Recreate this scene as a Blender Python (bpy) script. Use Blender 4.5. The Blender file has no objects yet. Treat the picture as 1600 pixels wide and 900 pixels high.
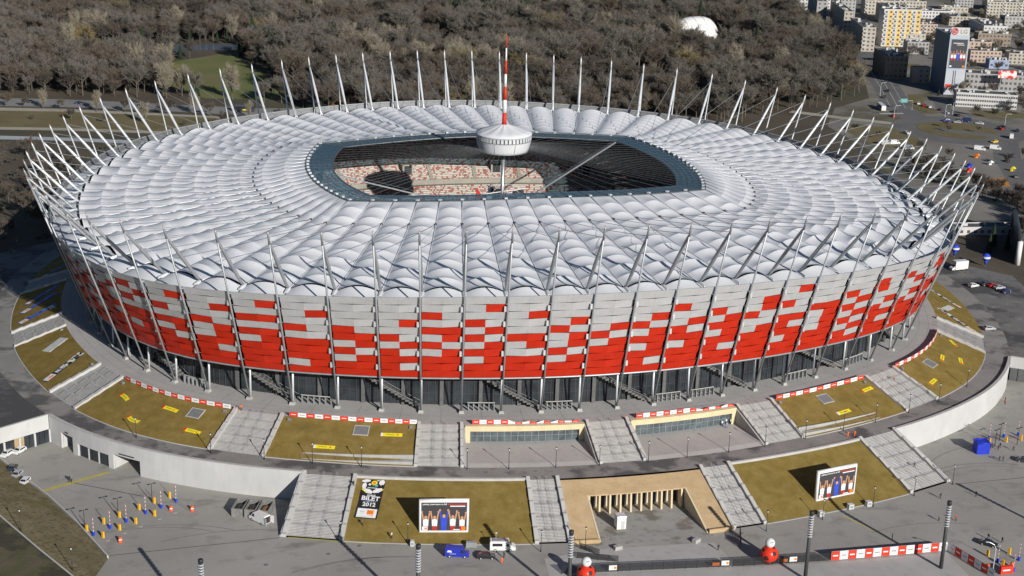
import bpy, math, random
from mathutils import Vector, Matrix, noise
R = math.radians
rnd = random.Random(11)
scene = bpy.context.scene
COL = scene.collection

# ------------------------------------------------------------------ camera
cam_data = bpy.data.cameras.new('camera')
cam = bpy.data.objects.new('camera', cam_data)
COL.objects.link(cam)
CAM = Vector((-112.672, -467.616, 154.422))
_y, _p, _r = R(14.057), R(18.215), R(1.815)
_f = Vector((math.sin(_y)*math.cos(_p), math.cos(_y)*math.cos(_p), -math.sin(_p)))
_rt = Vector((math.cos(_y), -math.sin(_y), 0)); _up = _rt.cross(_f)
_r2 = _rt*math.cos(_r)+_up*math.sin(_r); _u2 = -_rt*math.sin(_r)+_up*math.cos(_r)
cam.matrix_world = Matrix(((_r2.x, _u2.x, -_f.x, CAM.x), (_r2.y, _u2.y, -_f.y, CAM.y), (_r2.z, _u2.z, -_f.z, CAM.z), (0, 0, 0, 1)))
cam_data.sensor_width = 36.0
cam_data.lens = 2314.6/1600*36
cam_data.clip_start = 1.0
cam_data.clip_end = 6000
scene.camera = cam

# ------------------------------------------------------------------ sky, sun, exposure
SUN_AZ, SUN_EL = 162.0, 22.5          # azimuth clockwise from +Y
world = bpy.data.worlds.new('World'); scene.world = world; world.use_nodes = True
_nt = world.node_tree; _nt.nodes.clear()
_o = _nt.nodes.new('ShaderNodeOutputWorld'); _b = _nt.nodes.new('ShaderNodeBackground'); _s = _nt.nodes.new('ShaderNodeTexSky')
_s.sky_type = 'NISHITA'; _s.sun_disc = False; _s.sun_elevation = R(SUN_EL); _s.sun_rotation = R(SUN_AZ)
_s.altitude = 150; _s.air_density = 1.0; _s.dust_density = 0.4; _s.ozone_density = 4.0
_b.inputs['Strength'].default_value = 0.05
_nt.links.new(_s.outputs['Color'], _b.inputs['Color']); _nt.links.new(_b.outputs['Background'], _o.inputs['Surface'])
sun_data = bpy.data.lights.new('sun', 'SUN'); sun_data.energy = 4.9; sun_data.angle = R(0.53); sun_data.color = (1.0, 0.955, 0.89)
sun = bpy.data.objects.new('sun', sun_data); COL.objects.link(sun)
_sd = Vector((math.sin(R(SUN_AZ))*math.cos(R(SUN_EL)), math.cos(R(SUN_AZ))*math.cos(R(SUN_EL)), math.sin(R(SUN_EL))))
sun.rotation_euler = (-_sd).to_track_quat('-Z', 'Y').to_euler(); sun.location = _sd*500
scene.view_settings.view_transform = 'Standard'; scene.view_settings.look = 'None'
scene.view_settings.exposure = 0.18; scene.view_settings.gamma = 1.0
scene.cycles.max_bounces = 5; scene.cycles.diffuse_bounces = 3; scene.cycles.glossy_bounces = 2
scene.cycles.transparent_max_bounces = 12; scene.cycles.transmission_bounces = 3
scene.cycles.caustics_reflective = False; scene.cycles.caustics_refractive = False

# ------------------------------------------------------------------ materials
MATS = {}
def _mix(nt, f, a, b):
    m = nt.nodes.new('ShaderNodeMix'); m.data_type = 'RGBA'
    if isinstance(f, (int, float)): m.inputs[0].default_value = f
    else: nt.links.new(f, m.inputs[0])
    for s, i in ((a, 6), (b, 7)):
        if isinstance(s, tuple): m.inputs[i].default_value = (*s, 1)
        else: nt.links.new(s, m.inputs[i])
    return m.outputs[2]
def _noise(nt, vec, scale, detail=5, rough=.55, lo=.35, hi=.65):
    n = nt.nodes.new('ShaderNodeTexNoise'); n.inputs['Scale'].default_value = scale; n.inputs['Detail'].default_value = detail
    n.inputs['Roughness'].default_value = rough
    nt.links.new(vec, n.inputs['Vector'])
    r = nt.nodes.new('ShaderNodeMapRange'); r.inputs[1].default_value = lo; r.inputs[2].default_value = hi
    nt.links.new(n.outputs['Fac'], r.inputs[0]); return r.outputs[0], n.outputs['Fac']
def mat(name, c1, c2=None, scale=1.0, rough=.8, metal=0.0, bump=0.0, bscale=None, layers=(), stretch=None, spec=.4, coat=0, emit=None, alpha=None, lohi=(.35, .65)):
    """c1/c2 mixed by noise; layers = further (colour, scale, lo, hi, amount[, stretch]) noise layers."""
    if name in MATS: return MATS[name]
    m = bpy.data.materials.new(name); m.use_nodes = True; nt = m.node_tree
    p = nt.nodes['Principled BSDF']
    p.inputs['Roughness'].default_value = rough; p.inputs['Metallic'].default_value = metal
    p.inputs['Specular IOR Level'].default_value = spec; p.inputs['Coat Weight'].default_value = coat
    if emit: p.inputs['Emission Color'].default_value = (*emit[:3], 1); p.inputs['Emission Strength'].default_value = emit[3]
    tc = nt.nodes.new('ShaderNodeTexCoord')
    def vec(st):
        if not st: return tc.outputs['Object']
        mp = nt.nodes.new('ShaderNodeMapping'); mp.inputs['Scale'].default_value = st
        nt.links.new(tc.outputs['Object'], mp.inputs['Vector']); return mp.outputs['Vector']
    out = c1; v = vec(stretch)
    if c2:
        f, raw = _noise(nt, v, scale, 6, .6, *lohi); out = _mix(nt, f, c1, c2)
    for L in layers:
        f, _ = _noise(nt, vec(L[5]) if len(L) > 5 else tc.outputs['Object'], L[1], 5, .6, L[2], L[3])
        mm = nt.nodes.new('ShaderNodeMath'); mm.operation = 'MULTIPLY'; mm.inputs[1].default_value = L[4]; nt.links.new(f, mm.inputs[0])
        out = _mix(nt, mm.outputs[0], out, L[0])
    if isinstance(out, tuple): p.inputs['Base Color'].default_value = (*out, 1)
    else: nt.links.new(out, p.inputs['Base Color'])
    if bump:
        _, raw = _noise(nt, v, bscale or scale*4, 6)
        b = nt.nodes.new('ShaderNodeBump'); b.inputs['Strength'].default_value = 1.0; b.inputs['Distance'].default_value = bump
        nt.links.new(raw, b.inputs['Height']); nt.links.new(b.outputs[0], p.inputs['Normal'])
    MATS[name] = m; return m
def flat(name, c, rough=.6, metal=0.0, spec=.4):
    """near-uniform paint with a little dirt"""
    d = tuple(x*.8 for x in c)
    return mat(name, c, d, scale=.9, rough=rough, metal=metal, spec=spec, lohi=(.4, .75))

# ------------------------------------------------------------------ mesh helpers
class MB:
    def __init__(s): s.v = []; s.f = []; s.m = []; s.mi = 0
    def add(s, vs, fs):
        b = len(s.v); s.v += [tuple(x) for x in vs]; s.f += [tuple(b+i for i in f) for f in fs]; s.m += [s.mi]*len(fs); return s
    def quad(s, a, b, c, d): return s.add((a, b, c, d), ((0, 1, 2, 3),))
    def poly(s, pts): return s.add(pts, (tuple(range(len(pts))),))
    def hexa(s, b, t):     # 4 bottom pts ccw from above, 4 top pts
        return s.add(list(b)+list(t), ((3, 2, 1, 0), (4, 5, 6, 7), (0, 1, 5, 4), (1, 2, 6, 5), (2, 3, 7, 6), (3, 0, 4, 7)))
    def box(s, c, size, rz=0.0, taper=1.0):
        x, y, z = size[0]/2, size[1]/2, size[2]; ca, sa = math.cos(rz), math.sin(rz)
        def P(px, py, pz): return (c[0]+px*ca-py*sa, c[1]+px*sa+py*ca, c[2]+pz)
        bb = [P(-x, -y, 0), P(x, -y, 0), P(x, y, 0), P(-x, y, 0)]; x *= taper; y *= taper
        return s.hexa(bb, [P(-x, -y, z), P(x, -y, z), P(x, y, z), P(-x, y, z)])
    def prism(s, pts, z0, z1):
        n = len(pts); vs = [(p[0], p[1], z0) for p in pts]+[(p[0], p[1], z1) for p in pts]
        return s.add(vs, [tuple(range(n-1, -1, -1)), tuple(range(n, 2*n))]+[(i, (i+1) % n, n+(i+1) % n, n+i) for i in range(n)])
    def tube(s, pts, rs, n=6, cap=True, closed=False):
        pts = [Vector(p) for p in pts]
        if not hasattr(rs, '__len__'): rs = [rs]*len(pts)
        K = len(pts); vs = []; fs = []
        for i, p in enumerate(pts):
            a = pts[i-1] if (i or closed) else p; b = pts[(i+1) % K] if (i < K-1 or closed) else p
            d = (b-a).normalized(); ref = Vector((0, 0, 1)) if abs(d.z) < .95 else Vector((0, 1, 0))
            u = d.cross(ref).normalized(); w = u.cross(d)
            for j in range(n):
                t = 2*math.pi*j/n; vs.append(p+(u*math.cos(t)+w*math.sin(t))*rs[i])
        for i in range(K if closed else K-1):
            a = i*n; b = ((i+1) % K)*n
            fs += [(a+j, b+j, b+(j+1) % n, a+(j+1) % n) for j in range(n)]
        if cap and not closed: fs += [tuple(range(n)), tuple(range((K-1)*n+n-1, (K-1)*n-1, -1))]
        return s.add(vs, fs)
    def lathe(s, prof, c=(0, 0, 0), n=16, cap=True):
        vs = []; fs = []
        for r, z in prof:
            for j in range(n): t = 2*math.pi*j/n; vs.append((c[0]+r*math.cos(t), c[1]+r*math.sin(t), c[2]+z))
        for i in range(len(prof)-1):
            fs += [(i*n+j, i*n+(j+1) % n, (i+1)*n+(j+1) % n, (i+1)*n+j) for j in range(n)]
        if cap: fs += [tuple(range(n-1, -1, -1)), tuple((len(prof)-1)*n+j for j in range(n))]
        return s.add(vs, fs)
    def ball(s, c, r, n=12, m=8, sc=(1, 1, 1)):
        vs = []; fs = []
        for i in range(m+1):
            a = math.pi*i/m-math.pi/2
            for j in range(n): t = 2*math.pi*j/n; vs.append((c[0]+r*sc[0]*math.cos(a)*math.cos(t), c[1]+r*sc[1]*math.cos(a)*math.sin(t), c[2]+r*sc[2]*math.sin(a)))
        for i in range(m): fs += [(i*n+j, i*n+(j+1) % n, (i+1)*n+(j+1) % n, (i+1)*n+j) for j in range(n)]
        return s.add(vs, fs)
    def mesh(s, name, mats, smooth=False):
        me = bpy.data.meshes.new(name); me.from_pydata(s.v, [], s.f)
        for m in (mats if isinstance(mats, (list, tuple)) else [mats]): me.materials.append(m)
        if any(s.m): me.polygons.foreach_set('material_index', s.m)
        if smooth: me.polygons.foreach_set('use_smooth', [True]*len(me.polygons))
        me.update(); return me
    def build(s, name, mats, parent=None, smooth=False, loc=None):
        o = bpy.data.objects.new(name, s.mesh(name, mats, smooth)); COL.objects.link(o)
        if parent: o.parent = parent
        if loc: o.location = loc
        return o
def tag(o, label=None, cat=None, group=None, kind=None):
    if label: o['label'] = label
    if cat: o['category'] = cat
    if group: o['group'] = group
    if kind: o['kind'] = kind
    return o
def empty(name, loc=(0, 0, 0), rz=0.0):
    o = bpy.data.objects.new(name, None); COL.objects.link(o); o.location = loc; o.rotation_euler = (0, 0, rz); o.empty_display_size = .5; return o
def obj(name, me, parent=None, loc=None, rz=None):
    o = bpy.data.objects.new(name, me); COL.objects.link(o)
    if parent: o.parent = parent
    if loc: o.location = loc
    if rz is not None: o.rotation_euler = (0, 0, rz)
    return o
def copy_tree(o, parent=None):
    c = o.copy(); COL.objects.link(c); c.parent = parent
    for ch in o.children: copy_tree(ch, c)
    return c
ORD = 'first second third fourth fifth sixth seventh eighth ninth tenth eleventh twelfth thirteenth fourteenth fifteenth sixteenth seventeenth eighteenth nineteenth twentieth'.split()

# ------------------------------------------------------------------ the oval of the stadium (72 axes, clockwise, k = 0 north)
TQ = [(5.7, 132.87), (17.11, 132.21), (28.56, 130.86), (39.68, 128.95), (50.88, 126.61), (61.91, 123.65), (73.94, 119.61), (86.49, 114.66), (98.88, 108.35), (111.27, 100.16), (121.88, 90.19), (130.75, 78.34), (137.43, 66.0), (142.4, 53.47), (146.15, 41.33), (148.83, 29.7), (150.53, 17.86), (151.38, 5.94)]
TP = [Vector(p) for p in TQ]+[Vector((p[0], -p[1])) for p in TQ[::-1]]+[Vector((-p[0], -p[1])) for p in TQ]+[Vector((-p[0], p[1])) for p in TQ[::-1]]
NR = []
for k in range(72):
    t = (TP[(k+1) % 72]-TP[k-1]).normalized(); NR.append(Vector((-t.y, t.x)))
DB, DN = 16.16, 14.68
BP = [TP[k]-NR[k]*DB for k in range(72)]
def _cr(P, k):
    i = math.floor(k); t = k-i; p0, p1, p2, p3 = P[(i-1) % 72], P[i % 72], P[(i+1) % 72], P[(i+2) % 72]
    return .5*((2*p1)+(-p0+p2)*t+(2*p0-5*p1+4*p2-p3)*t*t+(-p0+3*p1-3*p2+p3)*t**3)
def nrm(k): return _cr(NR, k).normalized()
def bp(k, d=0.0, z=0.0):
    p = _cr(BP, k)+nrm(k)*d; return Vector((p.x, p.y, z))
def c2(k): p = _cr(TP, k); return math.cos(2*math.atan2(p.y, p.x))
def h_tip(k): return 50.8-4.838*c2(k)
def h_ring(k): return 31.64-2.418*c2(k)
def colp(k, t, inset=0.0): return bp(k, DB*t-inset, h_tip(k)*t)        # point on the raking column
def node(k): return bp(k, DB-DN, h_ring(k))
_iq = []
for k in range(18):
    if k < 9: X = 6.68*(k+.5); _iq.append((X, 47.31-2.63*X*X/1000))
    else:
        xc, yc = _iq[8]; y = yc*(1-(k-8)/9.5); _iq.append((64.74-(64.74-xc)*(y/yc)**2, y))
IP = [Vector(p) for p in _iq]+[Vector((p[0], -p[1])) for p in _iq[::-1]]+[Vector((-p[0], -p[1])) for p in _iq]+[Vector((-p[0], p[1])) for p in _iq[::-1]]
def inner(k, s=1.0):
    i = math.floor(k); t = k-i; p = IP[i % 72]*(1-t)+IP[(i+1) % 72]*t
    return Vector((p.x, p.y, 38.98-.77*math.cos(2*math.atan2(p.y, p.x))))
def glassp(k):
    p = inner(k); return Vector((p.x*(1-8.6/64.7), p.y*(1-7.0/47.3), p.z+.15))
def midn(k):
    n, i = node(k), inner(k); m = n.lerp(i, .76); m.z = n.z*.24+i.z*.76-1.3; return m
def radial(k, s):      # roof line from the compression ring (s=0) to the inner ring (s=1)
    n, m, i = node(k), midn(k), inner(k)
    p = n.lerp(i, s)
    p.z = (n.z+(m.z-n.z)*s/.76) if s < .76 else (m.z+(i.z-m.z)*(s-.76)/.24)
    return p
def to_cam(p): return (Vector(p)-CAM).length
# ------------------------------------------------------------------ stadium materials
M_mem = mat('roof_membrane', (.635, .65, .675), (.58, .595, .62), scale=.25, rough=.55, spec=.3, layers=[((.50, .505, .52), .9, .55, .8, .4, (1, 1, .3)), ((.52, .51, .49), 3.0, .58, .75, .35)])
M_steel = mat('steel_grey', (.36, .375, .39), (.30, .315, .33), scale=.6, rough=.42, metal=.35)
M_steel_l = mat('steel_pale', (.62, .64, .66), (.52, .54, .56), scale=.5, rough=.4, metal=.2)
M_white = mat('panel_white', (.58, .59, .60), (.515, .525, .535), scale=.35, rough=.5, metal=.42, layers=[((.42, .425, .43), 2.2, .5, .8, .4, (1, 1, .1)), ((.66, .67, .68), 6.0, .5, .8, .25, (1, 1, .05))])
M_red = mat('panel_red', (.60, .030, .008), (.52, .024, .007), scale=.35, rough=.5, metal=.30, layers=[((.40, .02, .01), 2.2, .5, .8, .4, (1, 1, .15))])
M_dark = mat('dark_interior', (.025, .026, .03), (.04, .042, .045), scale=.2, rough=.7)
M_conc = mat('pale_concrete', (.40, .395, .375), (.32, .315, .30), scale=.25, rough=.85, layers=[((.24, .235, .225), 1.3, .55, .8, .5)], bump=.01)
M_conc_w = mat('white_wall_concrete', (.50, .50, .495), (.44, .44, .435), scale=.12, rough=.85, layers=[((.37, .37, .365), .7, .5, .8, .5, (1, 1, .25))])
M_glassd = mat('dark_glazing', (.016, .019, .022), (.04, .048, .055), scale=.15, rough=.18, spec=.5)
def glass_mat(name, tint, diff, ft):
    m = bpy.data.materials.new(name); m.use_nodes = True; nt = m.node_tree; nt.nodes.clear()
    o = nt.nodes.new('ShaderNodeOutputMaterial'); t = nt.nodes.new('ShaderNodeBsdfTransparent'); t.inputs[0].default_value = (*tint, 1)
    p = nt.nodes.new('ShaderNodeBsdfPrincipled'); p.inputs['Base Color'].default_value = (*diff, 1); p.inputs['Roughness'].default_value = .08
    x = nt.nodes.new('ShaderNodeMixShader'); x.inputs[0].default_value = ft
    nt.links.new(t.outputs[0], x.inputs[1]); nt.links.new(p.outputs[0], x.inputs[2]); nt.links.new(x.outputs[0], o.inputs[0]); return m
M_glass = glass_mat('roof_glass', (.36, .54, .64), (.07, .20, .31), .55)
def seat_mat():
    m = bpy.data.materials.new('stand_seats'); m.use_nodes = True; nt = m.node_tree; p = nt.nodes['Principled BSDF']; p.inputs['Roughness'].default_value = .6
    uv = nt.nodes.new('ShaderNodeUVMap'); mp = nt.nodes.new('ShaderNodeMapping'); mp.inputs['Scale'].default_value = (1.5, 1, 1)
    sn = nt.nodes.new('ShaderNodeVectorMath'); sn.operation = 'FLOOR'; wn = nt.nodes.new('ShaderNodeTexWhiteNoise'); wn.noise_dimensions = '2D'
    nt.links.new(uv.outputs[0], mp.inputs[0]); nt.links.new(mp.outputs[0], sn.inputs[0]); nt.links.new(sn.outputs[0], wn.inputs['Vector'])
    cr = nt.nodes.new('ShaderNodeValToRGB'); cr.color_ramp.interpolation = 'CONSTANT'; e = cr.color_ramp.elements
    e[0].position = 0; e[0].color = (.50, .46, .41, 1); e[1].position = .62; e[1].color = (.34, .10, .07, 1)
    n = cr.color_ramp.elements.new(.90); n.color = (.34, .33, .31, 1)
    nt.links.new(wn.outputs['Value'], cr.inputs[0])
    # concrete tread at the back of each row
    sx = nt.nodes.new('ShaderNodeSeparateXYZ'); nt.links.new(mp.outputs[0], sx.inputs[0]); fr = nt.nodes.new('ShaderNodeMath'); fr.operation = 'FRACT'; nt.links.new(sx.outputs[1], fr.inputs[0])
    gt = nt.nodes.new('ShaderNodeMath'); gt.operation = 'GREATER_THAN'; gt.inputs[1].default_value = .74; nt.links.new(fr.outputs[0], gt.inputs[0])
    o = _mix(nt, gt.outputs[0], cr.outputs[0], (.22, .21, .19)); nt.links.new(o, p.inputs['Base Color']); return m
M_seat = seat_mat()
M_pit = mat('pitch_works', (.22, .2, .17), (.13, .12, .1), scale=.1, rough=.9)

def px(p):        # where a point falls in the photograph (used only to rank what shows largest)
    d = Vector(p)-CAM; z = d.dot(_f); return Vector((2314.6*d.dot(_r2)/z, -2314.6*d.dot(_u2)/z))
def quad_area(q):
    a = [px(p) for p in q]; s = 0
    for i in range(4): s += a[i].x*a[(i+1) % 4].y-a[(i+1) % 4].x*a[i].y
    return s/2

stadium = empty('stadium'); tag(stadium, 'oval stadium with white scalloped roof, red and white panel facade and leaning masts', 'stadium')

# ---- roof membrane: every bay between two radial cables is ten arched cells and an outer strip
NC = 10
def cell_grid(k, j):
    nu, nw = 10, 6; pts = []
    gap = .012
    for b in range(nw+1):
        w = b/nw
        if j == 0:      # outer strip, from the facade top to the ring
            A = colp(k, .598, .75).lerp(node(k), w*.955); Bq = colp(k+1, .598, .75).lerp(node(k+1), w*.955)
            A.z += .1; Bq.z += .1
            f = .30+.62*w*w
        else:
            s0, s1 = (j-1)/NC, j/NC
            if j == 1: s0 = .007
            s = s0+(s1-s0)*w; A = radial(k, s); Bq = radial(k+1, s)
            f = .50+.50*(2*w-1)**2
            if j == NC: f = (1-w)**1.6*1.0+.02
        wid = (A-Bq).length; A.z += .15; Bq.z += .15
        for a in range(nu+1):
            u = gap+(1-2*gap)*a/nu; p = A.lerp(Bq, u); p.z += wid*.16*math.sin(math.pi*u)**.9*f; pts.append(p)
    fs = [(b*(nu+1)+a, b*(nu+1)+a+1, (b+1)*(nu+1)+a+1, (b+1)*(nu+1)+a) for b in range(nw) for a in range(nu)]
    return pts, fs
cells = []
for k in range(72):
    for j in range(NC+1):
        s = max(0, (j-1)/NC); q = [radial(k, s), radial(k+1, s), radial(k+1, s+.1), radial(k, s+.1)] if j else [colp(k, .6), colp(k+1, .6), node(k+1), node(k)]
        cells.append((-abs(quad_area(q)), k, j))
cells.sort()
for a, k, j in cells[:300]:
    p, f = cell_grid(k, j); MB().add(p, f).build('membrane_panel', M_mem, stadium, True)
rest = MB()
for a, k, j in cells[300:]:
    p, f = cell_grid(k, j); rest.add(p, f)
o = rest.build('membrane', M_mem, stadium, True); tag(o, kind='stuff')

# ---- masts: raking column, strut, foot post; roof cables
TJ = .945
for k in range(72):
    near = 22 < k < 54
    m = MB(); J = colp(k, TJ); T = colp(k, 1.0)
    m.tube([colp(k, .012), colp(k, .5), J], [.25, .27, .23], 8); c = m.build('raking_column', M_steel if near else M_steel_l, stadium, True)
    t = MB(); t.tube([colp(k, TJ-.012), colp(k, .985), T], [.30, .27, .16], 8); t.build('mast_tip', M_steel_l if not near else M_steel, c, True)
    b = MB(); b.tube([T, T+(T-J).normalized()*.45], [.10, .07], 6); b.build('warning_light', mat('warning_light', (.5, .12, .05), rough=.5), c)
    if near:
        ft = MB(); p0 = bp(k, .2, 0); ft.box((p0.x, p0.y, .004), (1.5, 1.5, .7), math.atan2(nrm(k).y, nrm(k).x), .7); ft.build('footing', M_conc, c)
        for r in range(1, 11, 2):
            br = MB()
            tt = .648-(r+.5)*.0409; p = colp(k, tt, .1); rz = math.atan2(nrm(k).y, nrm(k).x)
            tv = Vector((-nrm(k).y, nrm(k).x, 0)); p = p-tv*.62*(-1 if k < 36 else 1); br.box((p.x, p.y, p.z-.75), (.18, .55, 1.45), rz)
            br.build('bracket', M_white, c)
    s = MB(); n = node(k); mid = n.lerp(J, .5)
    s.tube([n+Vector((0, 0, .5)), n.lerp(J, .12), mid, J.lerp(n, .06), J], [.28, .42, .52, .34, .16], 8)
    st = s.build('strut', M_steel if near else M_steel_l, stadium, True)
    w = MB(); out = bp(k, DB-DN+3.0, h_ring(k)+.2); tv = Vector((-nrm(k).y, nrm(k).x, 0))
    w.add([n+tv*.9+Vector((0, 0, .1)), n-tv*.9+Vector((0, 0, .1)), out-tv*.2, out+tv*.2, n+tv*.35+Vector((0, 0, 1.1)), n-tv*.35+Vector((0, 0, 1.1)), out-tv*.15+Vector((0, 0, .35)), out+tv*.15+Vector((0, 0, .35))],
          ((3, 2, 1, 0), (4, 5, 6, 7), (0, 1, 5, 4), (1, 2, 6, 5), (2, 3, 7, 6), (3, 0, 4, 7))); w.build('strut_foot', M_steel_l, st)
    pz = MB(); zt = h_tip(k)*.2; pz.tube([bp(k, -.55, .0), bp(k, -.55, zt+.3)], [.29, .29], 10); pz.build('support_post', M_steel_l, stadium, True)
    g = MB(); Mn = midn(k)+Vector((0, 0, .5)); sag = J.lerp(Mn, .5)+Vector((0, 0, -.5)); g.tube([J, sag, Mn], .075, 4); g.build('tie_cable', M_steel, stadium)
    g = MB(); g.tube([node(k)+Vector((0, 0, .45))]+[radial(k, x/10)+Vector((0, 0, .28)) for x in range(1, 11)], .15, 5); g.build('radial_cable', M_steel_l, stadium, True)
    g = MB(); a = glassp(k); q = a.normalized(); top = Vector((a.x*.12, a.y*.16, 44.6)).normalized(); e = Vector((a.x, a.y, 0)).normalized()*8.4; e.z = 45.2
    g.tube([a, a.lerp(e, .5)+Vector((0, 0, -.6)), e], .024, 4); g.build('hanger_cable', M_steel, stadium)
    g = MB(); g.tube([midn(k)+Vector((0, 0, .25)), midn(k)+Vector((0, 0, .75))], .35, 6); g.build('cable_clamp', M_dark, stadium)
m = MB(); m.tube([bp(k/2, DB-DN, h_ring(k/2)-.5) for k in range(144)], .75, 8, closed=True); m.build('compression_ring', M_steel_l, stadium, True)
m = MB(); m.tube([inner(k/2)+Vector((0, 0, .15)) for k in range(144)], .35, 6, closed=True); m.tube([glassp(k/2)+Vector((0, 0, -.1)) for k in range(144)], .3, 6, closed=True); m.build('tension_ring', mat('ring_dark_steel', (.12, .14, .15), (.09, .1, .11), rough=.4, metal=.4), stadium, True)

# ---- facade: 11 rows, two panels to a bay
PAT = {43: 'WW WW WR WW RW WW RR RR RR WR RR', 42: 'WW WW WW WW RW RR WR RW WR RR RR', 41: 'WW WW WW WR WW RW WR RW RR RW RR', 40: 'WW WW RW WW RR WR RW WR RR RR RR',
       39: 'WW WR WW RW WR RW WR RR WR RR RR', 38: 'WW WW WR WW WW RR WR WW RR RR RR', 37: 'WW WW WW WR RW WR WR RW WR RR RR', 36: 'WW WW WW WW WR RW WR RR RR RR RR',
       35: 'WW WW WW WR RW WR RR WR RR RW RR', 34: 'WW WW RW WW WR RW RR WR RR RR RR', 33: 'WW WW WW RW WR RR WR RR RW RR RR', 32: 'WW WW WR WR RW WW WR RR RR RR RR',
       31: 'WW WR WW RW WW RR RW RR WR RR RR', 30: 'WW WW WW WW RR WR WR WR RR RR RR', 29: 'WW WW WW RW WR RW WR RW WR RW RR', 28: 'WW WW RW RW WW WR RW RR RW RR RR',
       27: 'WW WW RW WR WW WR RW RR RR RR RR', 26: 'WW WR WR WW RW RR RR RW RR RR RR', 44: 'WW WR WW RR WW RR WR RR RR RR RR', 45: 'WW WW WR WW RW WR WR RR RW RR RR',
       46: 'WW WR WW RW WW RR WR RW RR RR RR', 47: 'WW RW WR RW WW RR RR WR RR RR RR', 48: 'WW WW WR RW RW RR RW RR RR RR RR'}
T_TOP, T_BOT = .650, .199; DT = (T_TOP-T_BOT)/11
def panel(kL, r, half):       # half 0 = towards axis kL, 1 = towards axis kL-1
    t1 = T_TOP-r*DT-.0008; t0 = t1-DT+.0016; us = (0.03, .499) if half == 0 else (.501, .97)
    def P(u, t, ins):
        odd = r % 2; rec = (.62*abs(2*u-1)-.10) if odd else .10+.16*(1 if t == t0 else 0)
        a, b = colp(kL, t, .42+rec+ins), colp(kL-1, t, .42+rec+ins); return a.lerp(b, u)
    o4 = [P(us[0], t0, 0), P(us[1], t0, 0), P(us[1], t1, 0), P(us[0], t1, 0)]; i4 = [P(us[0], t0, .10), P(us[1], t0, .10), P(us[1], t1, .10), P(us[0], t1, .10)]
    return o4, i4
fp = []
for kL in range(1, 73):
    pat = PAT.get(kL); pat = pat.split() if pat else None
    for r in range(11):
        for h in (0, 1):
            red = pat[r][h] == 'R' if pat else rnd.random() < max(0, (r-1.5)/7.5)**.8*1.05
            o4, i4 = panel(kL, r, h); fp.append((-max(0, -quad_area(o4)), kL, r, h, red, o4, i4))
fp.sort(key=lambda t: t[0]); M_back = mat('panel_back_mesh', (.17, .175, .18), (.12, .123, .127), scale=1.2, rough=.6, metal=.3)
HF = ((0, 1, 2, 3), (7, 6, 5, 4), (1, 0, 4, 5), (2, 1, 5, 6), (3, 2, 6, 7), (0, 3, 7, 4))
for i, (a, kL, r, h, red, o4, i4) in enumerate(fp[:300]):
    m = MB(); m.add(o4+i4, HF); m.m[1] = 1; m.build('facade_panel', [M_red if red else M_white, M_back], stadium)
rest = MB()
for (a, kL, r, h, red, o4, i4) in fp[300:]:
    rest.mi = 1 if red else 0; rest.add(o4+i4, HF); rest.m[-5] = 2
tag(rest.build('facade_cladding', [M_white, M_red, M_back], stadium), kind='stuff')
m = MB(); m.tube([colp(k/2, T_BOT-.006, .9) for k in range(144)], .22, 6, closed=True); m.tube([colp(k/2, T_TOP-.005, .9) for k in range(144)], .18, 6, closed=True)
for r in range(2, 11, 2): m.tube([colp(k/2, T_TOP-r*DT, 1.1) for k in range(144)], .10, 4, closed=True)
m.build('facade_rail', M_steel, stadium)

# ---- ground storey under the facade
for k in range(72):
    if 20 < k < 56:
        g = MB(); g.quad(bp(k, -5.2, .05), bp(k+1, -5.2, .05), bp(k+1, -5.2, 10.9), bp(k, -5.2, 10.9)); w = g.build('glass_wall', M_glassd, stadium)
        f = MB()
        for i in range(6):
            p = bp(k+i/6, -5.1, .05); f.box(p, (.10, .10, 10.6), math.atan2(nrm(k).y, nrm(k).x))
        for z in (3.4, 6.8): f.tube([bp(k, -5.08, z), bp(k+1, -5.08, z)], .05, 4)
        f.build('mullion', mat('mullion_dark', (.07, .075, .08), rough=.5), w)
        pier = MB(); pier.box(bp(k+.5, -4.7, .01), (.5, 1.0, 10.3), math.atan2(nrm(k+.5).y, nrm(k+.5).x)); pier.build('pier', mat('dark_grey_concrete', (.12, .12, .12), (.09, .09, .09), rough=.8), stadium)
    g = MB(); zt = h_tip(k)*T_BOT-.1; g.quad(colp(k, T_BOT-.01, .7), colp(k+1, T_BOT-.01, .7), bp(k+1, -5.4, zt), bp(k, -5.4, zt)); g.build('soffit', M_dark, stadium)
for k in (25, 28, 31, 34, 37, 40, 43, 46, 49):            # flights of the cascade stairs seen behind the posts
    m = MB(); n = 16
    for i in range(n):
        u = i/n; kk = k+1.55-1.5*u; z = 9.4*(1-u)
        a, b, c, d = bp(kk, -4.7, z), bp(kk, -2.3, z), bp(kk-.1, -2.3, z), bp(kk-.1, -4.7, z)
        m.hexa([Vector((p.x, p.y, p.z-.55)) for p in (a, b, c, d)], [a, b, c, d])
    f = m.build('stair_flight', mat('grey_stair', (.15, .148, .145), (.115, .113, .11), rough=.85), stadium)
    hr = MB()
    for d in (-2.2, -4.8): hr.tube([bp(k+1.6, d, 10.3), bp(k+.8, d, 5.3), bp(k, d, 1.0)], .06, 4)
    hr.build('handrail', M_steel, f)
for k in (27, 29, 32, 33, 36, 38, 42, 45, 48):            # rows of turnstile cabins between the posts
    g = empty('turnstile_row'); g.parent = stadium
    fr = MB(); fr.tube([bp(k+.15, -1.6, 2.15), bp(k+.5, -1.6, 2.15), bp(k+.85, -1.6, 2.15)], .16, 4); fr.build('canopy', M_conc, g)
    for i in range(6):
        b = MB(); p = bp(k+.17+i*.13, -1.6, .006); b.box(p, (.9, .22, 2.05), math.atan2(nrm(k+.5).y, nrm(k+.5).x)); b.build('turnstile', M_steel, g)

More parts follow.
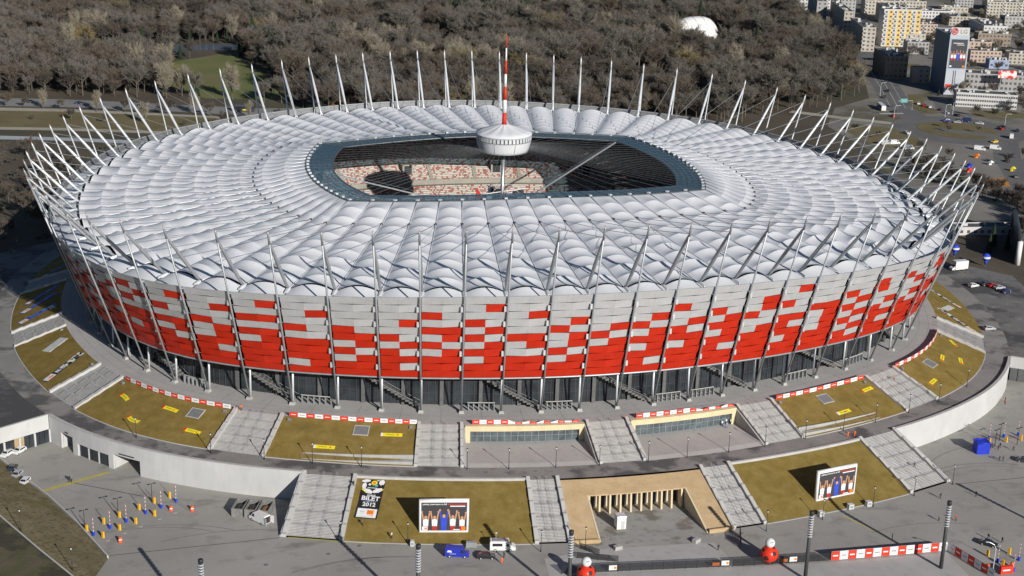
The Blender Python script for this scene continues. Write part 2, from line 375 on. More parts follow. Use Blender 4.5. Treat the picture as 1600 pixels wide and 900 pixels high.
# ---- glass ring round the opening
for k in range(72):
    A, Bq, C, D = inner(k), inner(k+1), glassp(k+1), glassp(k)
    for v in (A, Bq, C, D): v.z += .1
    g = MB().quad(A, Bq, C, D).build('glass_pane', M_glass, stadium)
    f = MB(); up = Vector((0, 0, .06))
    f.tube([A+up, D+up], .12, 4)
    for i in range(1, 5): f.tube([A.lerp(D, i/5)+up, Bq.lerp(C, i/5)+up], .07, 4)
    f.tube([A.lerp(Bq, .5)+up, D.lerp(C, .5)+up], .06, 4)
    f.build('glazing_bar', MATS['ring_dark_steel'], g)
    fl = MB(); n = A.lerp(D, .06); fl.box((n.x, n.y, n.z+.15), (.9, .9, .55), math.atan2(n.y, n.x)); fl.build('floodlight', M_steel_l, stadium)

# ---- stands
def bowl(k, s):
    b = bp(k); a = 2*math.pi*0; e = inner(k); e = Vector((e.x*.98, e.y*.90, 0)); return b.lerp(e, s)
def zk(k, z): return z if z < 13.6 else 13.6+(z-13.6)*(h_ring(k)-4.0-13.6)/17.4
def tier(name, s0, z0, s1, z1, rows):
    vs = []; fs = []; uv = []; NKT = 144
    L = [0.0]
    for i in range(NKT): L.append(L[-1]+(bowl((i+1)/2, .4)-bowl(i/2, .4)).length)
    for i in range(NKT+1):
        k = i/2
        for r in range(rows):
            za = z0+(z1-z0)*r/rows
            for e in (0, 1):
                p = bowl(k, s0+(s1-s0)*(r+e)/rows); vs.append((p.x, p.y, zk(k, za))); uv.append((L[i], r+.70+e*.35))
    n2 = rows*2
    for i in range(NKT):
        for j in range(n2-1): fs.append((i*n2+j, (i+1)*n2+j, (i+1)*n2+j+1, i*n2+j+1))
    m = MB().add(vs, fs); o = m.build(name, M_seat, stadium); ul = o.data.uv_layers.new(name='UVMap')
    for lp in o.data.loops: ul.data[lp.index].uv = uv[lp.vertex_index]
    return o
tier('upper_tier', .07, 31.0, .49, 13.6, 38); tier('lower_tier', .51, 12.4, .97, -6.0, 38)
def band(name, pts, m_, parent=stadium, smooth=False):      # closed strip between profile points (s, z)
    mb = MB(); vs = []; n = len(pts)
    for i in range(144):
        for s, z in pts: p = bowl(i/2, s); vs.append((p.x, p.y, zk(i/2, z)))
    fs = [(i*n+j, ((i+1) % 144)*n+j, ((i+1) % 144)*n+j+1, i*n+j+1) for i in range(144) for j in range(n-1)]
    return mb.add(vs, fs).build(name, m_, parent, smooth)
band('concourse_wall', [(.484, 14.3), (.492, 14.3), (.492, 12.5), (.512, 12.5)], mat('stand_concrete', (.34, .325, .28), (.28, .265, .23), scale=.3, rough=.85))
band('back_wall', [(.07, 31.0), (.02, 31.0), (.02, 24)], M_dark)
MB().poly([bowl(i/2, .96)+Vector((0, 0, -6.2)) for i in range(143, -1, -1)]).build('pitch', M_pit, stadium)
for i in range(18):                                   # vomitories in both tiers
    k = i*4+1.5
    for s, z, hh in ((.415, 16.0, 3.0), (.56, 9.0, 2.6)):
        if s > .5 and i % 2: continue
        p = bowl(k, s); q = bowl(k, s-.08); e = (q-p).normalized(); rz = math.atan2(e.y, e.x); v = empty('vomitory', (p.x, p.y, zk(k, z)), rz); v.parent = stadium
        d = MB(); d.box((1.0, 0, -1.5), (5.0, 3.0, hh+1.0)); d.build('passage', M_dark, v)
        w_ = MB(); w_.box((1.2, 1.85, -1.2), (5.4, .7, hh+1.6)); w_.box((1.2, -1.85, -1.2), (5.4, .7, hh+1.6)); w_.box((2.4, 0, hh-.4), (3.0, 4.4, .5)); w_.build('parapet', MATS['stand_concrete'], v)
for k in [x*2 for x in range(36)]:                    # gangways between the seat blocks
    g = MB()
    for (s0, z0, s1, z1) in ((.07, 31.05, .49, 13.75), (.52, 11.5, .97, -5.9)):
        a, b = bowl(k+.5, s0), bowl(k+.5, s1); tv = Vector((-nrm(k+.5).y, nrm(k+.5).x, 0))*.7; a.z = zk(k, z0)+.35; b.z = zk(k, z1)+.35; g.quad(a-tv, a+tv, b+tv, b-tv)
    g.build('gangway', MATS['stand_concrete'], stadium)

# ---- spire with the pod over the pitch centre
sp = empty('spire'); sp.parent = stadium
nd = 48; vs = []; fs = []
prof = [(9.35, 49.75), (9.1, 50.2), (7.2, 50.9), (4.6, 51.7), (2.2, 52.4), (.9, 52.8)]
for r, z in prof:
    for j in range(nd): t = 2*math.pi*j/nd; b = .42*abs(math.cos(t*6)) * (r/9.3)*(1-r/9.6)*4*.8; vs.append((r*math.cos(t), r*math.sin(t), z-b+.2))
fs = [(i*nd+j, i*nd+(j+1) % nd, (i+1)*nd+(j+1) % nd, (i+1)*nd+j) for i in range(len(prof)-1) for j in range(nd)]
MB().add(vs, fs).build('pod_roof', M_mem, sp, True)
m = MB(); m.lathe([(8.9, 47.9), (9.05, 49.7)], n=48, cap=False); m.build('pod_core', M_dark, sp, True)
for j in range(44):
    t = 2*math.pi*j/44; m = MB(); m.box((9.12*math.cos(t), 9.12*math.sin(t), 48.15), (.12, .92, 1.35), t); m.build('louvre', M_steel_l, sp)
m = MB(); m.lathe([(9.22, 49.55), (9.28, 49.85)], n=48, cap=False); m.lathe([(9.15, 47.7), (9.2, 48.0)], n=48, cap=False); m.build('pod_rim', M_steel_l, sp, True)
for j in range(8):
    m = MB(); t0, t1 = 2*math.pi*j/8+.008+.2, 2*math.pi*(j+1)/8-.008+.2; n = 8; vs = []
    for r, z in ((9.1, 47.75), (8.7, 46.2), (8.15, 44.5)):
        for i in range(n+1): t = t0+(t1-t0)*i/n; vs.append((r*math.cos(t), r*math.sin(t), z))
    m.add(vs, [(b*(n+1)+i+1, b*(n+1)+i, (b+1)*(n+1)+i, (b+1)*(n+1)+i+1) for b in range(2) for i in range(n)]); m.build('pod_panel', M_mem, sp, True)
m = MB(); m.lathe([(8.0, 44.4), (.6, 44.1)], n=32, cap=False); m.lathe([(8.2, 44.2), (8.2, 44.6)], n=48, cap=False); m.build('pod_floor', M_steel, sp, True)
m = MB(); m.lathe([(.02, 20.6), (.45, 22.0), (.66, 25), (.66, 44.4)], n=14); m.build('lower_tube', mat('tube_steel', (.42, .43, .45), (.36, .37, .39), rough=.3, metal=.6), sp, True)
M_bred = flat('spire_red', (.55, .03, .015)); M_bwh = flat('spire_white', (.72, .72, .72))
for i in range(7):
    z0 = 52.6+i*4.25; r0, r1 = .80-.095*i, .80-.095*(i+1)
    m = MB(); m.lathe([(r0, z0), (max(r1, .06), z0+4.22)], n=12); m.build('spire_band', M_bwh if i % 2 else M_bred, sp, True)
m = MB(); m.lathe([(.05, 82.3), (.04, 84.0)], n=6); m.build('lightning_rod', M_steel, sp)
# service gangways between the spire foot and the glass ring
for (k, nm) in ((52.6, 'service_gangway'), (8.2, 'service_gangway')):
    a = Vector((0, 0, 21.8)); b = glassp(k)+Vector((0, 0, -.5)); d = (b-a).normalized(); tv = d.cross(Vector((0, 0, 1))).normalized()*.28
    m = MB(); m.hexa([a-tv, a+tv, b+tv, b-tv], [v+Vector((0, 0, .4)) for v in (a-tv, a+tv, b+tv, b-tv)]); g = m.build(nm, M_steel, sp)
    h = MB(); h.tube([a+Vector((0, 0, 1.2)), b+Vector((0, 0, 1.2))], .03, 4); h.build('railing', M_steel, g)

# folded screens and lifting gear hanging at the spire foot
rg = empty('screen_rig', (0, 0, 29.0)); rg.parent = sp
_rr = random.Random(3)
for a in range(4):
    t = a*math.pi/2+.35; q = MB(); q.tube([(.7*math.cos(t), .7*math.sin(t), 1.0), (9.5*math.cos(t), 9.5*math.sin(t), 1.0)], .16, 5); q.build('rig_beam', M_bwh, rg)
    for j in range(3):
        rd = 2.8+j*2.4; q = MB(); q.box((rd*math.cos(t), rd*math.sin(t), -1.6+_rr.uniform(-.3, .3)), (1.9, .5, 2.2), t+_rr.uniform(-.2, .2)); q.build('folded_screen', M_dark if (a+j) % 3 else M_steel_l, rg)
for j in range(8):
    t = j*.785; q = MB(); q.tube([(0, 0, 4.5), (8.2*math.cos(t), 8.2*math.sin(t), 1.0)], .05, 4); q.build('rig_cable', M_steel_l, rg)
q = MB(); q.add([(-9.8, -3, .2), (-6.6, -3.4, -1.2), (-9.4, -3.2, 3.4), (-9.7, -2.4, .2), (-6.5, -2.8, -1.2), (-9.3, -2.6, 3.4)], ((0, 1, 2), (5, 4, 3), (0, 3, 4, 1), (1, 4, 5, 2), (2, 5, 3, 0))); q.build('red_cover', M_bred, rg)
# ------------------------------------------------------------------ ground
ZR, ZP = -5.0, -12.2            # ring road level, plaza level
M_soil = mat('leaf_litter_soil', (.060, .048, .034), (.095, .078, .052), scale=.03, rough=.95, layers=[((.05, .055, .028), .012, .5, .62, .6), ((.13, .11, .08), .3, .6, .8, .4)], bump=.15, bscale=.8)
M_plaza = mat('plaza_paving', (.285, .272, .25), (.345, .33, .302), scale=.035, rough=.9, layers=[((.185, .176, .16), .16, .54, .70, .6), ((.39, .375, .35), .9, .55, .8, .35), ((.11, .105, .10), .05, .60, .72, .55, (1, 3, 1)), ((.17, .16, .15), 4.0, .5, .7, .25)], bump=.01, bscale=3)
M_road = mat('ring_road_asphalt', (.215, .207, .195), (.27, .26, .245), scale=.12, rough=.88, layers=[((.055, .055, .057), .09, .5, .6, .8), ((.26, .25, .235), .7, .58, .75, .5), ((.09, .09, .09), 2.5, .5, .7, .3)])
M_yard = mat('worn_yard_asphalt', (.15, .145, .14), (.21, .20, .19), scale=.05, rough=.88, layers=[((.05, .05, .053), .05, .44, .54, .9), ((.27, .26, .24), .25, .58, .72, .6), ((.08, .08, .08), 1.6, .5, .7, .35)])
M_prom = mat('promenade_concrete', (.36, .353, .34), (.41, .402, .387), scale=.1, rough=.88, layers=[((.23, .225, .215), .5, .55, .75, .5)])
M_grass = mat('dormant_grass', (.175, .122, .030), (.235, .172, .055), scale=.35, rough=.95, spec=.1, layers=[((.125, .098, .026), .12, .5, .7, .6), ((.28, .215, .09), 2.4, .52, .75, .4), ((.09, .08, .02), 5.0, .5, .7, .35)], bump=.08, bscale=6)
M_kerb = mat('pale_kerb', (.46, .455, .44), (.40, .395, .38), scale=.5, rough=.8)

def arc(k0, k1, d, z, n=None):
    n = n or max(2, int(abs(k1-k0)*3)); return [bp(k0+(k1-k0)*i/n, d, z) for i in range(n+1)]
def ribbon(k0, k1, prof, closed=False, n=None):          # prof = [(d, z), ...] swept along the oval
    n = n or max(2, int(abs(k1-k0)*3)); m = MB(); vs = []; q = len(prof)
    for i in range(n+(0 if closed else 1)):
        k = k0+(k1-k0)*i/n
        for d, z in prof: vs.append(bp(k, d, z))
    N = n if closed else n
    c = n if closed else n+1
    fs = [(i*q+j, ((i+1) % c)*q+j, ((i+1) % c)*q+j+1, i*q+j+1) for i in range(N) for j in range(q-1)]
    return m.add(vs, fs)
# terrain: one sheet on the level of the ring road, cut away where the plaza lies lower
front = arc(47.0, 42.0, 30.6, ZR-.02)+arc(42.0, 29.0, 30.3, ZR-.02)+arc(29.0, 24.1, 30.6, ZR-.02)
left_run = [bp(47.0, 30.6+x, ZR-.02) for x in (700, 200, 60, 20)]; right_run = [bp(24.1, 30.6+x, ZR-.02) for x in (20, 60, 200, 700)]
def sheet(name, poly, m_, kind='structure', label=None, cat=None, cuts=None):
    import bmesh
    b = bmesh.new(); vv = [b.verts.new(p) for p in poly]; f = b.faces.new(vv); bmesh.ops.triangulate(b, faces=[f], ngon_method='EAR_CLIP'); b.normal_update()
    for f in b.faces:
        if f.normal.z < 0: f.normal_flip()
    me = bpy.data.meshes.new(name); b.to_mesh(me); b.free(); me.materials.append(m_)
    o = bpy.data.objects.new(name, me); COL.objects.link(o); tag(o, label, cat, None, kind); return o
ZF = ZR-.02
_bd = [Vector((-3500, left_run[0].y, ZF))]+left_run+front+right_run+[Vector((3500, right_run[-1].y, ZF))]
_g = MB()
for _a, _b in zip(_bd[:-1], _bd[1:]):
    if _b.x-_a.x > .01: _g.quad(_a, _b, (_b.x, 4500, ZF), (_a.x, 4500, ZF))
tag(_g.build('ground', M_soil), kind='structure')
sheet('plaza', [Vector((-900, -900, ZP)), Vector((900, -900, ZP)), Vector((900, 60, ZP)), Vector((-900, 60, ZP))], M_plaza)
yard = sheet('yard', [bp(k, d, ZF+.006) for k, d in ((47.0, 29.9), (47.0, 200), (49.5, 160), (53, 90), (57, 60), (60, 30), (58, 22), (55, 22.6), (52, 22.6), (49, 22.6))], M_yard)
sheet('yard', [bp(k, d, ZF+.006) for k, d in ((24.1, 29.9), (23.5, 22.8), (22, 22.8), (20, 22.8), (18, 22.8), (16.5, 24), (17, 42), (18.2, 55), (20, 52), (21.6, 70), (22.6, 110), (24.1, 150))], M_yard)
tag(ribbon(0, 72, [(22.9, ZR+.004), (30.4, ZR+.004)], True, 216).build('ring_road', M_road), kind='structure')
tag(ribbon(0, 72, [(-15, 0.0), (8.05, 0.0), (8.05, -.5)], True, 216).build('promenade', M_prom), kind='structure')
# faint expansion joints of the promenade are real grooves: thin raised pavers rows
# upper grass bank in fields between the stairs
def z1(d): return -(d-8.0)*5.0/15.5
def z2(d): return ZR-(d-30.2)*7.2/20.3
def bank(k0, k1, zf, d0, d1, name='grass_bank'):
    n = max(2, int(abs(k1-k0)*4)); prof = [d0+(d1-d0)*i/8 for i in range(9)]; m = MB(); vs = []; q = 9
    for i in range(n+1):
        k = k0+(k1-k0)*i/n
        for d in prof: vs.append(bp(k, d, zf(d)+(.11*math.sin(d*1.55) if d0 < d < d1 else 0)))
    m.add(vs, [(i*q+j, (i+1)*q+j, (i+1)*q+j+1, i*q+j+1) for i in range(n) for j in range(q-1)])
    return tag(m.build(name, M_grass, None, True), kind='structure')
STAIR1 = [(4*m-1+.04, 4*m-.04) for m in range(6, 15)]       # bays 23-24, 27-28 ... 55-56
CUT1 = [(36.08, 38.92), (32.08, 34.92)]
bank(56.0, 95.0, z1, 8.05, 23.3)
for m in range(6, 14):
    a, b = 4*m, 4*m+3
    if a in (36, 32): continue
    bank(a, b, z1, 8.05, 23.3)
    # pale kerb at the foot
    tag(ribbon(a, b, [(23.25, ZR), (23.25, ZR+.14), (23.55, ZR+.14), (23.55, ZR)]).build('kerb', M_kerb), kind='structure')
M_step = mat('stair_concrete', (.41, .405, .392), (.35, .345, .335), scale=.4, rough=.88, layers=[((.23, .225, .215), 1.1, .5, .75, .45), ((.42, .415, .40), .1, .5, .7, .3)])
def staircase(k0, k1, d0, zt, d1, zb, label, nfl=5, nst=6, par=(1, 1), gr='stairs down the bank'):
    E = empty('staircase', bp((k0+k1)/2, d0, zt)); tag(E, label, 'staircase', gr); inv = -E.location
    run = (d1-d0)/nfl; prof = []
    for f in range(nfl):
        a = d0+f*run; b = a+run*.80; c = a+run; za = zt+(zb-zt)*f/nfl; zb_ = zt+(zb-zt)*(f+1)/nfl
        st = MB()
        for i in range(nst):
            da = a+(b-a)*i/nst; db = a+(b-a)*(i+1)/nst; z = za+(zb_-za)*(i+1)/nst if False else za+(zb_-za)*(i+.5)/nst
            p = [bp(k0, da, z)+inv, bp(k1, da, z)+inv, bp(k1, db, z)+inv, bp(k0, db, z)+inv]
            st.hexa([v-Vector((0, 0, 1.2)) for v in (p[0], p[3], p[2], p[1])], [p[0], p[3], p[2], p[1]])
        st.build('flight', M_step, E)
        ld = MB(); p = [bp(k0, b, zb_)+inv, bp(k1, b, zb_)+inv, bp(k1, c, zb_)+inv, bp(k0, c, zb_)+inv]
        ld.hexa([v-Vector((0, 0, 1.2)) for v in (p[0], p[3], p[2], p[1])], [p[0], p[3], p[2], p[1]]); ld.build('landing', M_step, E)
        for u in (.36, .64):
            for du in (-.012, .012):
                h = MB(); kk = k0+(k1-k0)*(u+du); s0 = bp(kk, a+.1, za+.95)+inv; s1 = bp(kk, b-.1, zb_+.95)+inv
                h.tube([s0-Vector((0, 0, .95)), s0, s1, s1-Vector((0, 0, .95))], .03, 4); h.build('handrail', M_steel, E)
        prof += [(a, za), (b, zb_)]
    prof.append((d1, zb))
    for side, kk, on in ((0, k0, par[0]), (1, k1, par[1])):
        if not on: continue
        w = .075*(1 if side else -1); m = MB()
        for i in range(len(prof)-1):
            (a, za), (b, zb_) = prof[i], prof[i+1]; P = lambda k, d, z: bp(k, d, z)+inv
            dz = .80
            lo = [P(kk, a, za-1.2), P(kk, b, zb_-1.2), P(kk+w, b, zb_-1.2), P(kk+w, a, za-1.2)]; hi = [P(kk, a, za+dz), P(kk, b, zb_+dz), P(kk+w, b, zb_+dz), P(kk+w, a, za+dz)]
            m.hexa(lo[::-1] if side else lo, hi[::-1] if side else hi)
        m.build('parapet', M_kerb, E)
    return E
_nm = {23: 'beyond the grass with two dark blue banners at the right end', 27: 'between the two grass fields with yellow banners at right', 31: 'right of the right sunken glass entrance', 35: 'between the two sunken glass entrances',
       39: 'left of the left sunken glass entrance', 43: 'between the two yellow-banner grass fields at left', 47: 'left of the field with four yellow banners and a grey hatch', 51: 'between the blue banners and the dark player banner', 55: 'in the stadium shade beyond the blue banners'}
for k0, k1 in STAIR1:
    staircase(k0, k1, 8.0, 0.0, 23.3, ZR, 'upper concrete stairs '+_nm[round(k0)-0 if round(k0) in _nm else round(k0)], gr='upper stairs down to the ring road')
# sunken entrances between the middle stairs
M_cream = mat('cream_render', (.62, .53, .33), (.55, .46, .28), scale=.4, rough=.8)
M_egl = mat('entrance_glass', (.05, .065, .075), (.11, .14, .15), scale=.5, rough=.1, spec=.9)
for (a, b), nm in zip(CUT1, ('left', 'right')):
    E = empty('sunken_entrance', bp((a+b)/2, 8.4, -4.6)); inv = -E.location
    tag(E, 'sunken glass entrance in a cream frame, the %s of the two below the promenade' % nm, 'entrance', 'sunken entrances under the promenade')
    fl = MB(); fs = arc(a, b, 8.3, -4.55); fe = arc(a, b, 21.5, -4.7); fq = arc(a, b, 23.4, ZR+.01)
    for i in range(len(fs)-1): fl.quad(fs[i]+inv, fs[i+1]+inv, fe[i+1]+inv, fe[i]+inv); fl.quad(fe[i]+inv, fe[i+1]+inv, fq[i+1]+inv, fq[i]+inv)
    fl.build('forecourt', M_prom, E)
    def blk(k0, k1, d0, d1, z0, z1_): 
        m = MB(); n = max(1, int((k1-k0)*4))
        for i in range(n):
            x, y = k0+(k1-k0)*i/n, k0+(k1-k0)*(i+1)/n
            m.hexa([bp(x, d0, z0)+inv, bp(x, d1, z0)+inv, bp(y, d1, z0)+inv, bp(y, d0, z0)+inv][::-1], [bp(x, d0, z1_)+inv, bp(x, d1, z1_)+inv, bp(y, d1, z1_)+inv, bp(y, d0, z1_)+inv][::-1])
        return m
    blk(a, b, 8.1, 9.3, -1.35, .12).build('lintel', M_cream, E)
    blk(a, a+.12, 8.1, 9.25, -4.6, -1.36).build('jamb', M_cream, E); blk(b-.12, b, 8.1, 9.25, -4.6, -1.36).build('jamb', M_cream, E)
    n = 16
    for i in range(n):
        x, y = a+.12+(b-a-.24)*i/n, a+.12+(b-a-.24)*(i+1)/n; g = MB().quad(bp(y, 8.5, -4.6)+inv, bp(x, 8.5, -4.6)+inv, bp(x, 8.5, -1.36)+inv, bp(y, 8.5, -1.36)+inv); pn = g.build('glass_pane', M_egl, E)
        f = MB(); p = bp(x, 8.56, -4.6)+inv; f.box(p, (.12, .12, 3.24), math.atan2(nrm(x).y, nrm(x).x)); f.build('mullion', M_steel, pn)
    tr = MB(); tr.tube([p+inv for p in arc(a+.12, b-.12, 8.58, -2.9)], .06, 4); tr.build('transom', M_steel, E)
    for kk in (a, b):
        w = .04 if kk == a else -.04
        m = MB(); m.hexa([bp(kk, 8.2, -5.2)+inv, bp(kk, 23.4, -5.2)+inv, bp(kk-w, 23.4, -5.2)+inv, bp(kk-w, 8.2, -5.2)+inv], [bp(kk, 8.2, -.02)+inv, bp(kk, 23.4, -4.95)+inv, bp(kk-w, 23.4, -4.95)+inv, bp(kk-w, 8.2, -.02)+inv]); m.build('side_wall', M_conc, E)

# low ramp walls with railings at the foot of two upper fields
for a, b, nm in ((42.3, 40.06, 'left of the sunken entrances'), (31.0, 28.75, 'right of the sunken entrances')):
    E = empty('ramp_wall'); tag(E, 'low white ramp wall with a railing at the foot of the field '+nm, 'ramp wall', 'ramp walls'); n = 10; m = MB(); fl = MB(); r = MB()
    for i in range(n):
        x, y = a+(b-a)*i/n, a+(b-a)*(i+1)/n; h0, h1 = .15+1.0*i/n, .15+1.0*(i+1)/n
        if a < 36: h0, h1 = 1.3-h0, 1.3-h1
        m.hexa([bp(x, 20.6, -5.2), bp(y, 20.6, -5.2), bp(y, 20.9, -5.2), bp(x, 20.9, -5.2)][::-1], [bp(x, 20.6, z1(20.6)+h0), bp(y, 20.6, z1(20.6)+h1), bp(y, 20.9, z1(20.6)+h1), bp(x, 20.9, z1(20.6)+h0)][::-1])
        m.hexa([bp(x, 22.6, -5.2), bp(y, 22.6, -5.2), bp(y, 22.8, -5.2), bp(x, 22.8, -5.2)][::-1], [bp(x, 22.6, ZR+h0*.8+.2), bp(y, 22.6, ZR+h1*.8+.2), bp(y, 22.8, ZR+h1*.8+.2), bp(x, 22.8, ZR+h0*.8+.2)][::-1])
        fl.quad(bp(x, 22.6, ZR+h0*.8), bp(x, 20.9, ZR+h0*.8), bp(y, 20.9, ZR+h1*.8), bp(y, 22.6, ZR+h1*.8)); r.tube([bp(x, 22.7, ZR+h0*.8), bp(x, 22.7, ZR+h0*.8+1.15), bp(y, 22.7, ZR+h1*.8+1.15)], .03, 4)
    m.build('wall_body', M_conc, E); fl.build('ramp', M_prom, E); tag(r.build('railing', M_steel, E), kind='stuff')

# lower bank between ring road and plaza: retaining walls at both ends, stairs, grass, stone portal
bank(37.62, 41.2, z2, 30.35, 50.4); bank(29.85, 33.38, z2, 30.35, 50.4)
for a, b in ((37.62, 41.2), (29.85, 33.38)):
    tag(ribbon(a, b, [(30.0, ZR), (30.0, ZR+.45), (30.75, ZR+.45), (30.75, ZR-.4)]).build('kerb', M_kerb), kind='structure')
    tag(ribbon(a, b, [(50.3, ZP), (50.3, ZP+.12), (50.6, ZP+.12), (50.6, ZP)]).build('kerb', M_prom), kind='structure')
for (a, b, p, l) in ((41.2, 42.06, (1, 1), 'lower stairs beside the black ticket poster and the parked skips'), (37.1, 37.62, (1, 1), 'narrow lower stairs on the left of the tan stone portal'),
                     (33.38, 33.94, (1, 1), 'narrow lower stairs on the right of the tan stone portal'), (29.0, 29.85, (1, 1), 'lower stairs beside the white wall at the right')):
    staircase(a, b, 30.2, ZR, 50.4, ZP, l, nfl=5, nst=8, par=p, gr='lower stairs down to the plaza')
def wallseg(m, k0, k1, d0, d1, z0, z1_, n=None):
    n = n or max(1, int(abs(k1-k0)*4))
    for i in range(n):
        x, y = k0+(k1-k0)*i/n, k0+(k1-k0)*(i+1)/n
        m.hexa([bp(y, d0, z0), bp(y, d1, z0), bp(x, d1, z0), bp(x, d0, z0)], [bp(y, d0, z1_), bp(y, d1, z1_), bp(x, d1, z1_), bp(x, d0, z1_)])
    return m
ZT = ZR+.55
WL = empty('retaining_wall'); tag(WL, 'curved white retaining wall with dark garage openings, below the ring road at left', 'wall')
OP = [(44.95, 45.46, 4.2), (45.56, 46.24, 3.5), (46.36, 46.66, 4.6)]
prev = 42.1
body = MB()
for a, b, h in OP:
    wallseg(body, prev, a, 30.2, 30.9, ZP, ZT-.004); wallseg(body, a, b, 30.2, 30.9, ZP+h, ZT-.004); prev = b
wallseg(body, prev, 47.0, 30.2, 30.9, ZP, ZT-.004); body.build('wall_body', M_conc_w, WL)
wallseg(MB(), 42.1, 47.02, 30.1, 31.0, ZT, ZT+.12).build('coping', M_kerb, WL)
for a, b, h in OP:
    m = MB(); m.quad(bp(a, 24, ZP), bp(b, 24, ZP), bp(b, 24, ZP+h), bp(a, 24, ZP+h)); m.quad(bp(a, 24, ZP), bp(a, 30.3, ZP), bp(a, 30.3, ZP+h), bp(a, 24, ZP+h)); m.quad(bp(b, 24, ZP), bp(b, 30.3, ZP), bp(b, 30.3, ZP+h), bp(b, 24, ZP+h)); m.quad(bp(a, 24, ZP+h), bp(b, 24, ZP+h), bp(b, 30.3, ZP+h), bp(a, 30.3, ZP+h))
    m.build('garage_bay', M_conc_w if h > 4 else M_dark, WL)
    if h > 4: wallseg(MB(), a+.1, b-.12, 31.0, 31.05, ZP+h+.5, ZP+h+.8).build('vent_slot', M_dark, WL)
a, b, h = OP[1]
for i in range(3):
    x, y = a+(b-a)*i/3, a+(b-a)*(i+1)/3; g = MB().quad(bp(x, 30.4, ZP), bp(y, 30.4, ZP), bp(y, 30.4, ZP+h), bp(x, 30.4, ZP+h)); g.build('garage_window', M_glassd, WL); f = MB(); f.box(bp(y, 30.5, ZP), (.2, .35, h), math.atan2(nrm(y).y, nrm(y).x)); f.build('window_post', M_steel_l, WL)
def radial_wall(m, k, d0, d1, z0, z1_, w):
    m.hexa([bp(k, d0, z0), bp(k, d1, z0), bp(k, d1, z0)+w, bp(k, d0, z0)+w], [bp(k, d0, z1_), bp(k, d1, z1_), bp(k, d1, z1_)+w, bp(k, d0, z1_)+w]); return m
tv = (bp(47.2, 31)-bp(46.8, 31)).normalized()
WG = empty('wing_building'); tag(WG, 'white wing wall with a dark glazed ground floor and tan doors at the left edge', 'building')
radial_wall(MB(), 47.0, 31.0, 140, ZP+3.7, ZT, tv*.6).build('parapet_wall', M_conc_w, WG)
radial_wall(MB(), 47.0, 30.9, 140, ZT+.004, ZT+.13, tv*.7).build('coping', M_kerb, WG)
for i in range(30):
    d = 31.0+i*1.45; radial_wall(MB(), 47.0, d+.06, d+1.4, ZP, ZP+3.69, tv*.1).build('shopfront_door' if i in (5, 6) else 'glass_panel', mat('tan_door', (.38, .28, .15), (.33, .24, .13)) if i in (5, 6) else M_glassd, WG)
    if i % 3 == 0: p = bp(47.0, d, ZP); q = MB(); q.box(p-tv*.2, (.35, .5, 3.7), math.atan2(tv.y, tv.x)); q.build('pilaster', M_conc_w, WG)
WR = empty('retaining_wall'); tag(WR, 'tall plain white retaining wall curving away beside the right-hand lower stairs', 'wall')
wallseg(MB(), 24.45, 28.95, 30.2, 30.9, ZP, ZT-.004).build('wall_body', M_conc_w, WR); wallseg(MB(), 24.1, 28.97, 30.1, 31.0, ZT, ZT+.12).build('coping', M_kerb, WR)
wallseg(MB(), 24.1, 24.45, 30.2, 30.9, ZP+4.0, ZT-.004, 2).build('lintel', M_conc_w, WR)
m = MB(); m.quad(bp(24.1, 25, ZP), bp(24.5, 25, ZP), bp(24.5, 25, ZP+4), bp(24.1, 25, ZP+4)); m.quad(bp(24.45, 25, ZP), bp(24.45, 30.3, ZP), bp(24.45, 30.3, ZP+4), bp(24.45, 25, ZP+4)); m.build('garage_bay', M_dark, WR)
tw = (bp(23.9, 31)-bp(24.3, 31)).normalized()
WG2 = empty('wing_building'); tag(WG2, 'white wing wall over a dark garage front at the right edge', 'building')
radial_wall(MB(), 24.1, 31.0, 120, ZP+4.2, ZT, tw*.6).build('parapet_wall', M_conc_w, WG2); radial_wall(MB(), 24.1, 30.9, 120, ZT+.004, ZT+.13, tw*.7).build('coping', M_kerb, WG2)
for i in range(12): d = 31.2+i*2.4; radial_wall(MB(), 24.1, d+.1, d+2.3, ZP, ZP+4.19, tw*.15).build('garage_door', mat('grey_door', (.12, .125, .13), (.1, .1, .105)), WG2)
# triangular end walls where the retaining walls meet the lower stairs
for kk, w, nm in ((42.16, .04, 'left'), (28.9, -.04, 'right')):
    m = MB(); m.hexa([bp(kk, 30.9, ZP), bp(kk, 50.3, ZP), bp(kk-w, 50.3, ZP), bp(kk-w, 30.9, ZP)], [bp(kk, 30.9, ZR+.3), bp(kk, 50.3, ZP+.3), bp(kk-w, 50.3, ZP+.3), bp(kk-w, 30.9, ZR+.3)])
    tag(m.build('flank_wall', M_conc_w), 'triangular concrete flank wall of the lower stairs, %s end of the lower bank' % nm, 'wall')
# tan stone portal with a colonnade
M_tan = mat('tan_stone', (.46, .335, .19), (.40, .285, .155), scale=.3, rough=.85, layers=[((.30, .215, .12), 1.2, .52, .75, .5), ((.52, .40, .25), .25, .5, .7, .4)])
M_tanl = mat('pale_tan_stone', (.62, .52, .36), (.55, .45, .30), scale=.5, rough=.85)
PT = empty('portal'); tag(PT, 'tan stone portal cut into the lower bank with a row of pale fins', 'portal')
def slab2(k0, k1, d0, d1, th=.35, lift=.12, kk=None):
    m = MB(); n = max(1, int(abs(k1-k0)*4)); kb0, kb1 = kk or (k0, k1)
    for i in range(n):
        x, y = k0+(k1-k0)*i/n, k0+(k1-k0)*(i+1)/n; xb, yb = kb0+(kb1-kb0)*i/n, kb0+(kb1-kb0)*(i+1)/n
        t = [bp(y, d0, z2(d0)+lift), bp(yb, d1, z2(d1)+lift), bp(xb, d1, z2(d1)+lift), bp(x, d0, z2(d0)+lift)]
        m.hexa([v-Vector((0, 0, th)) for v in t], t)
    return m
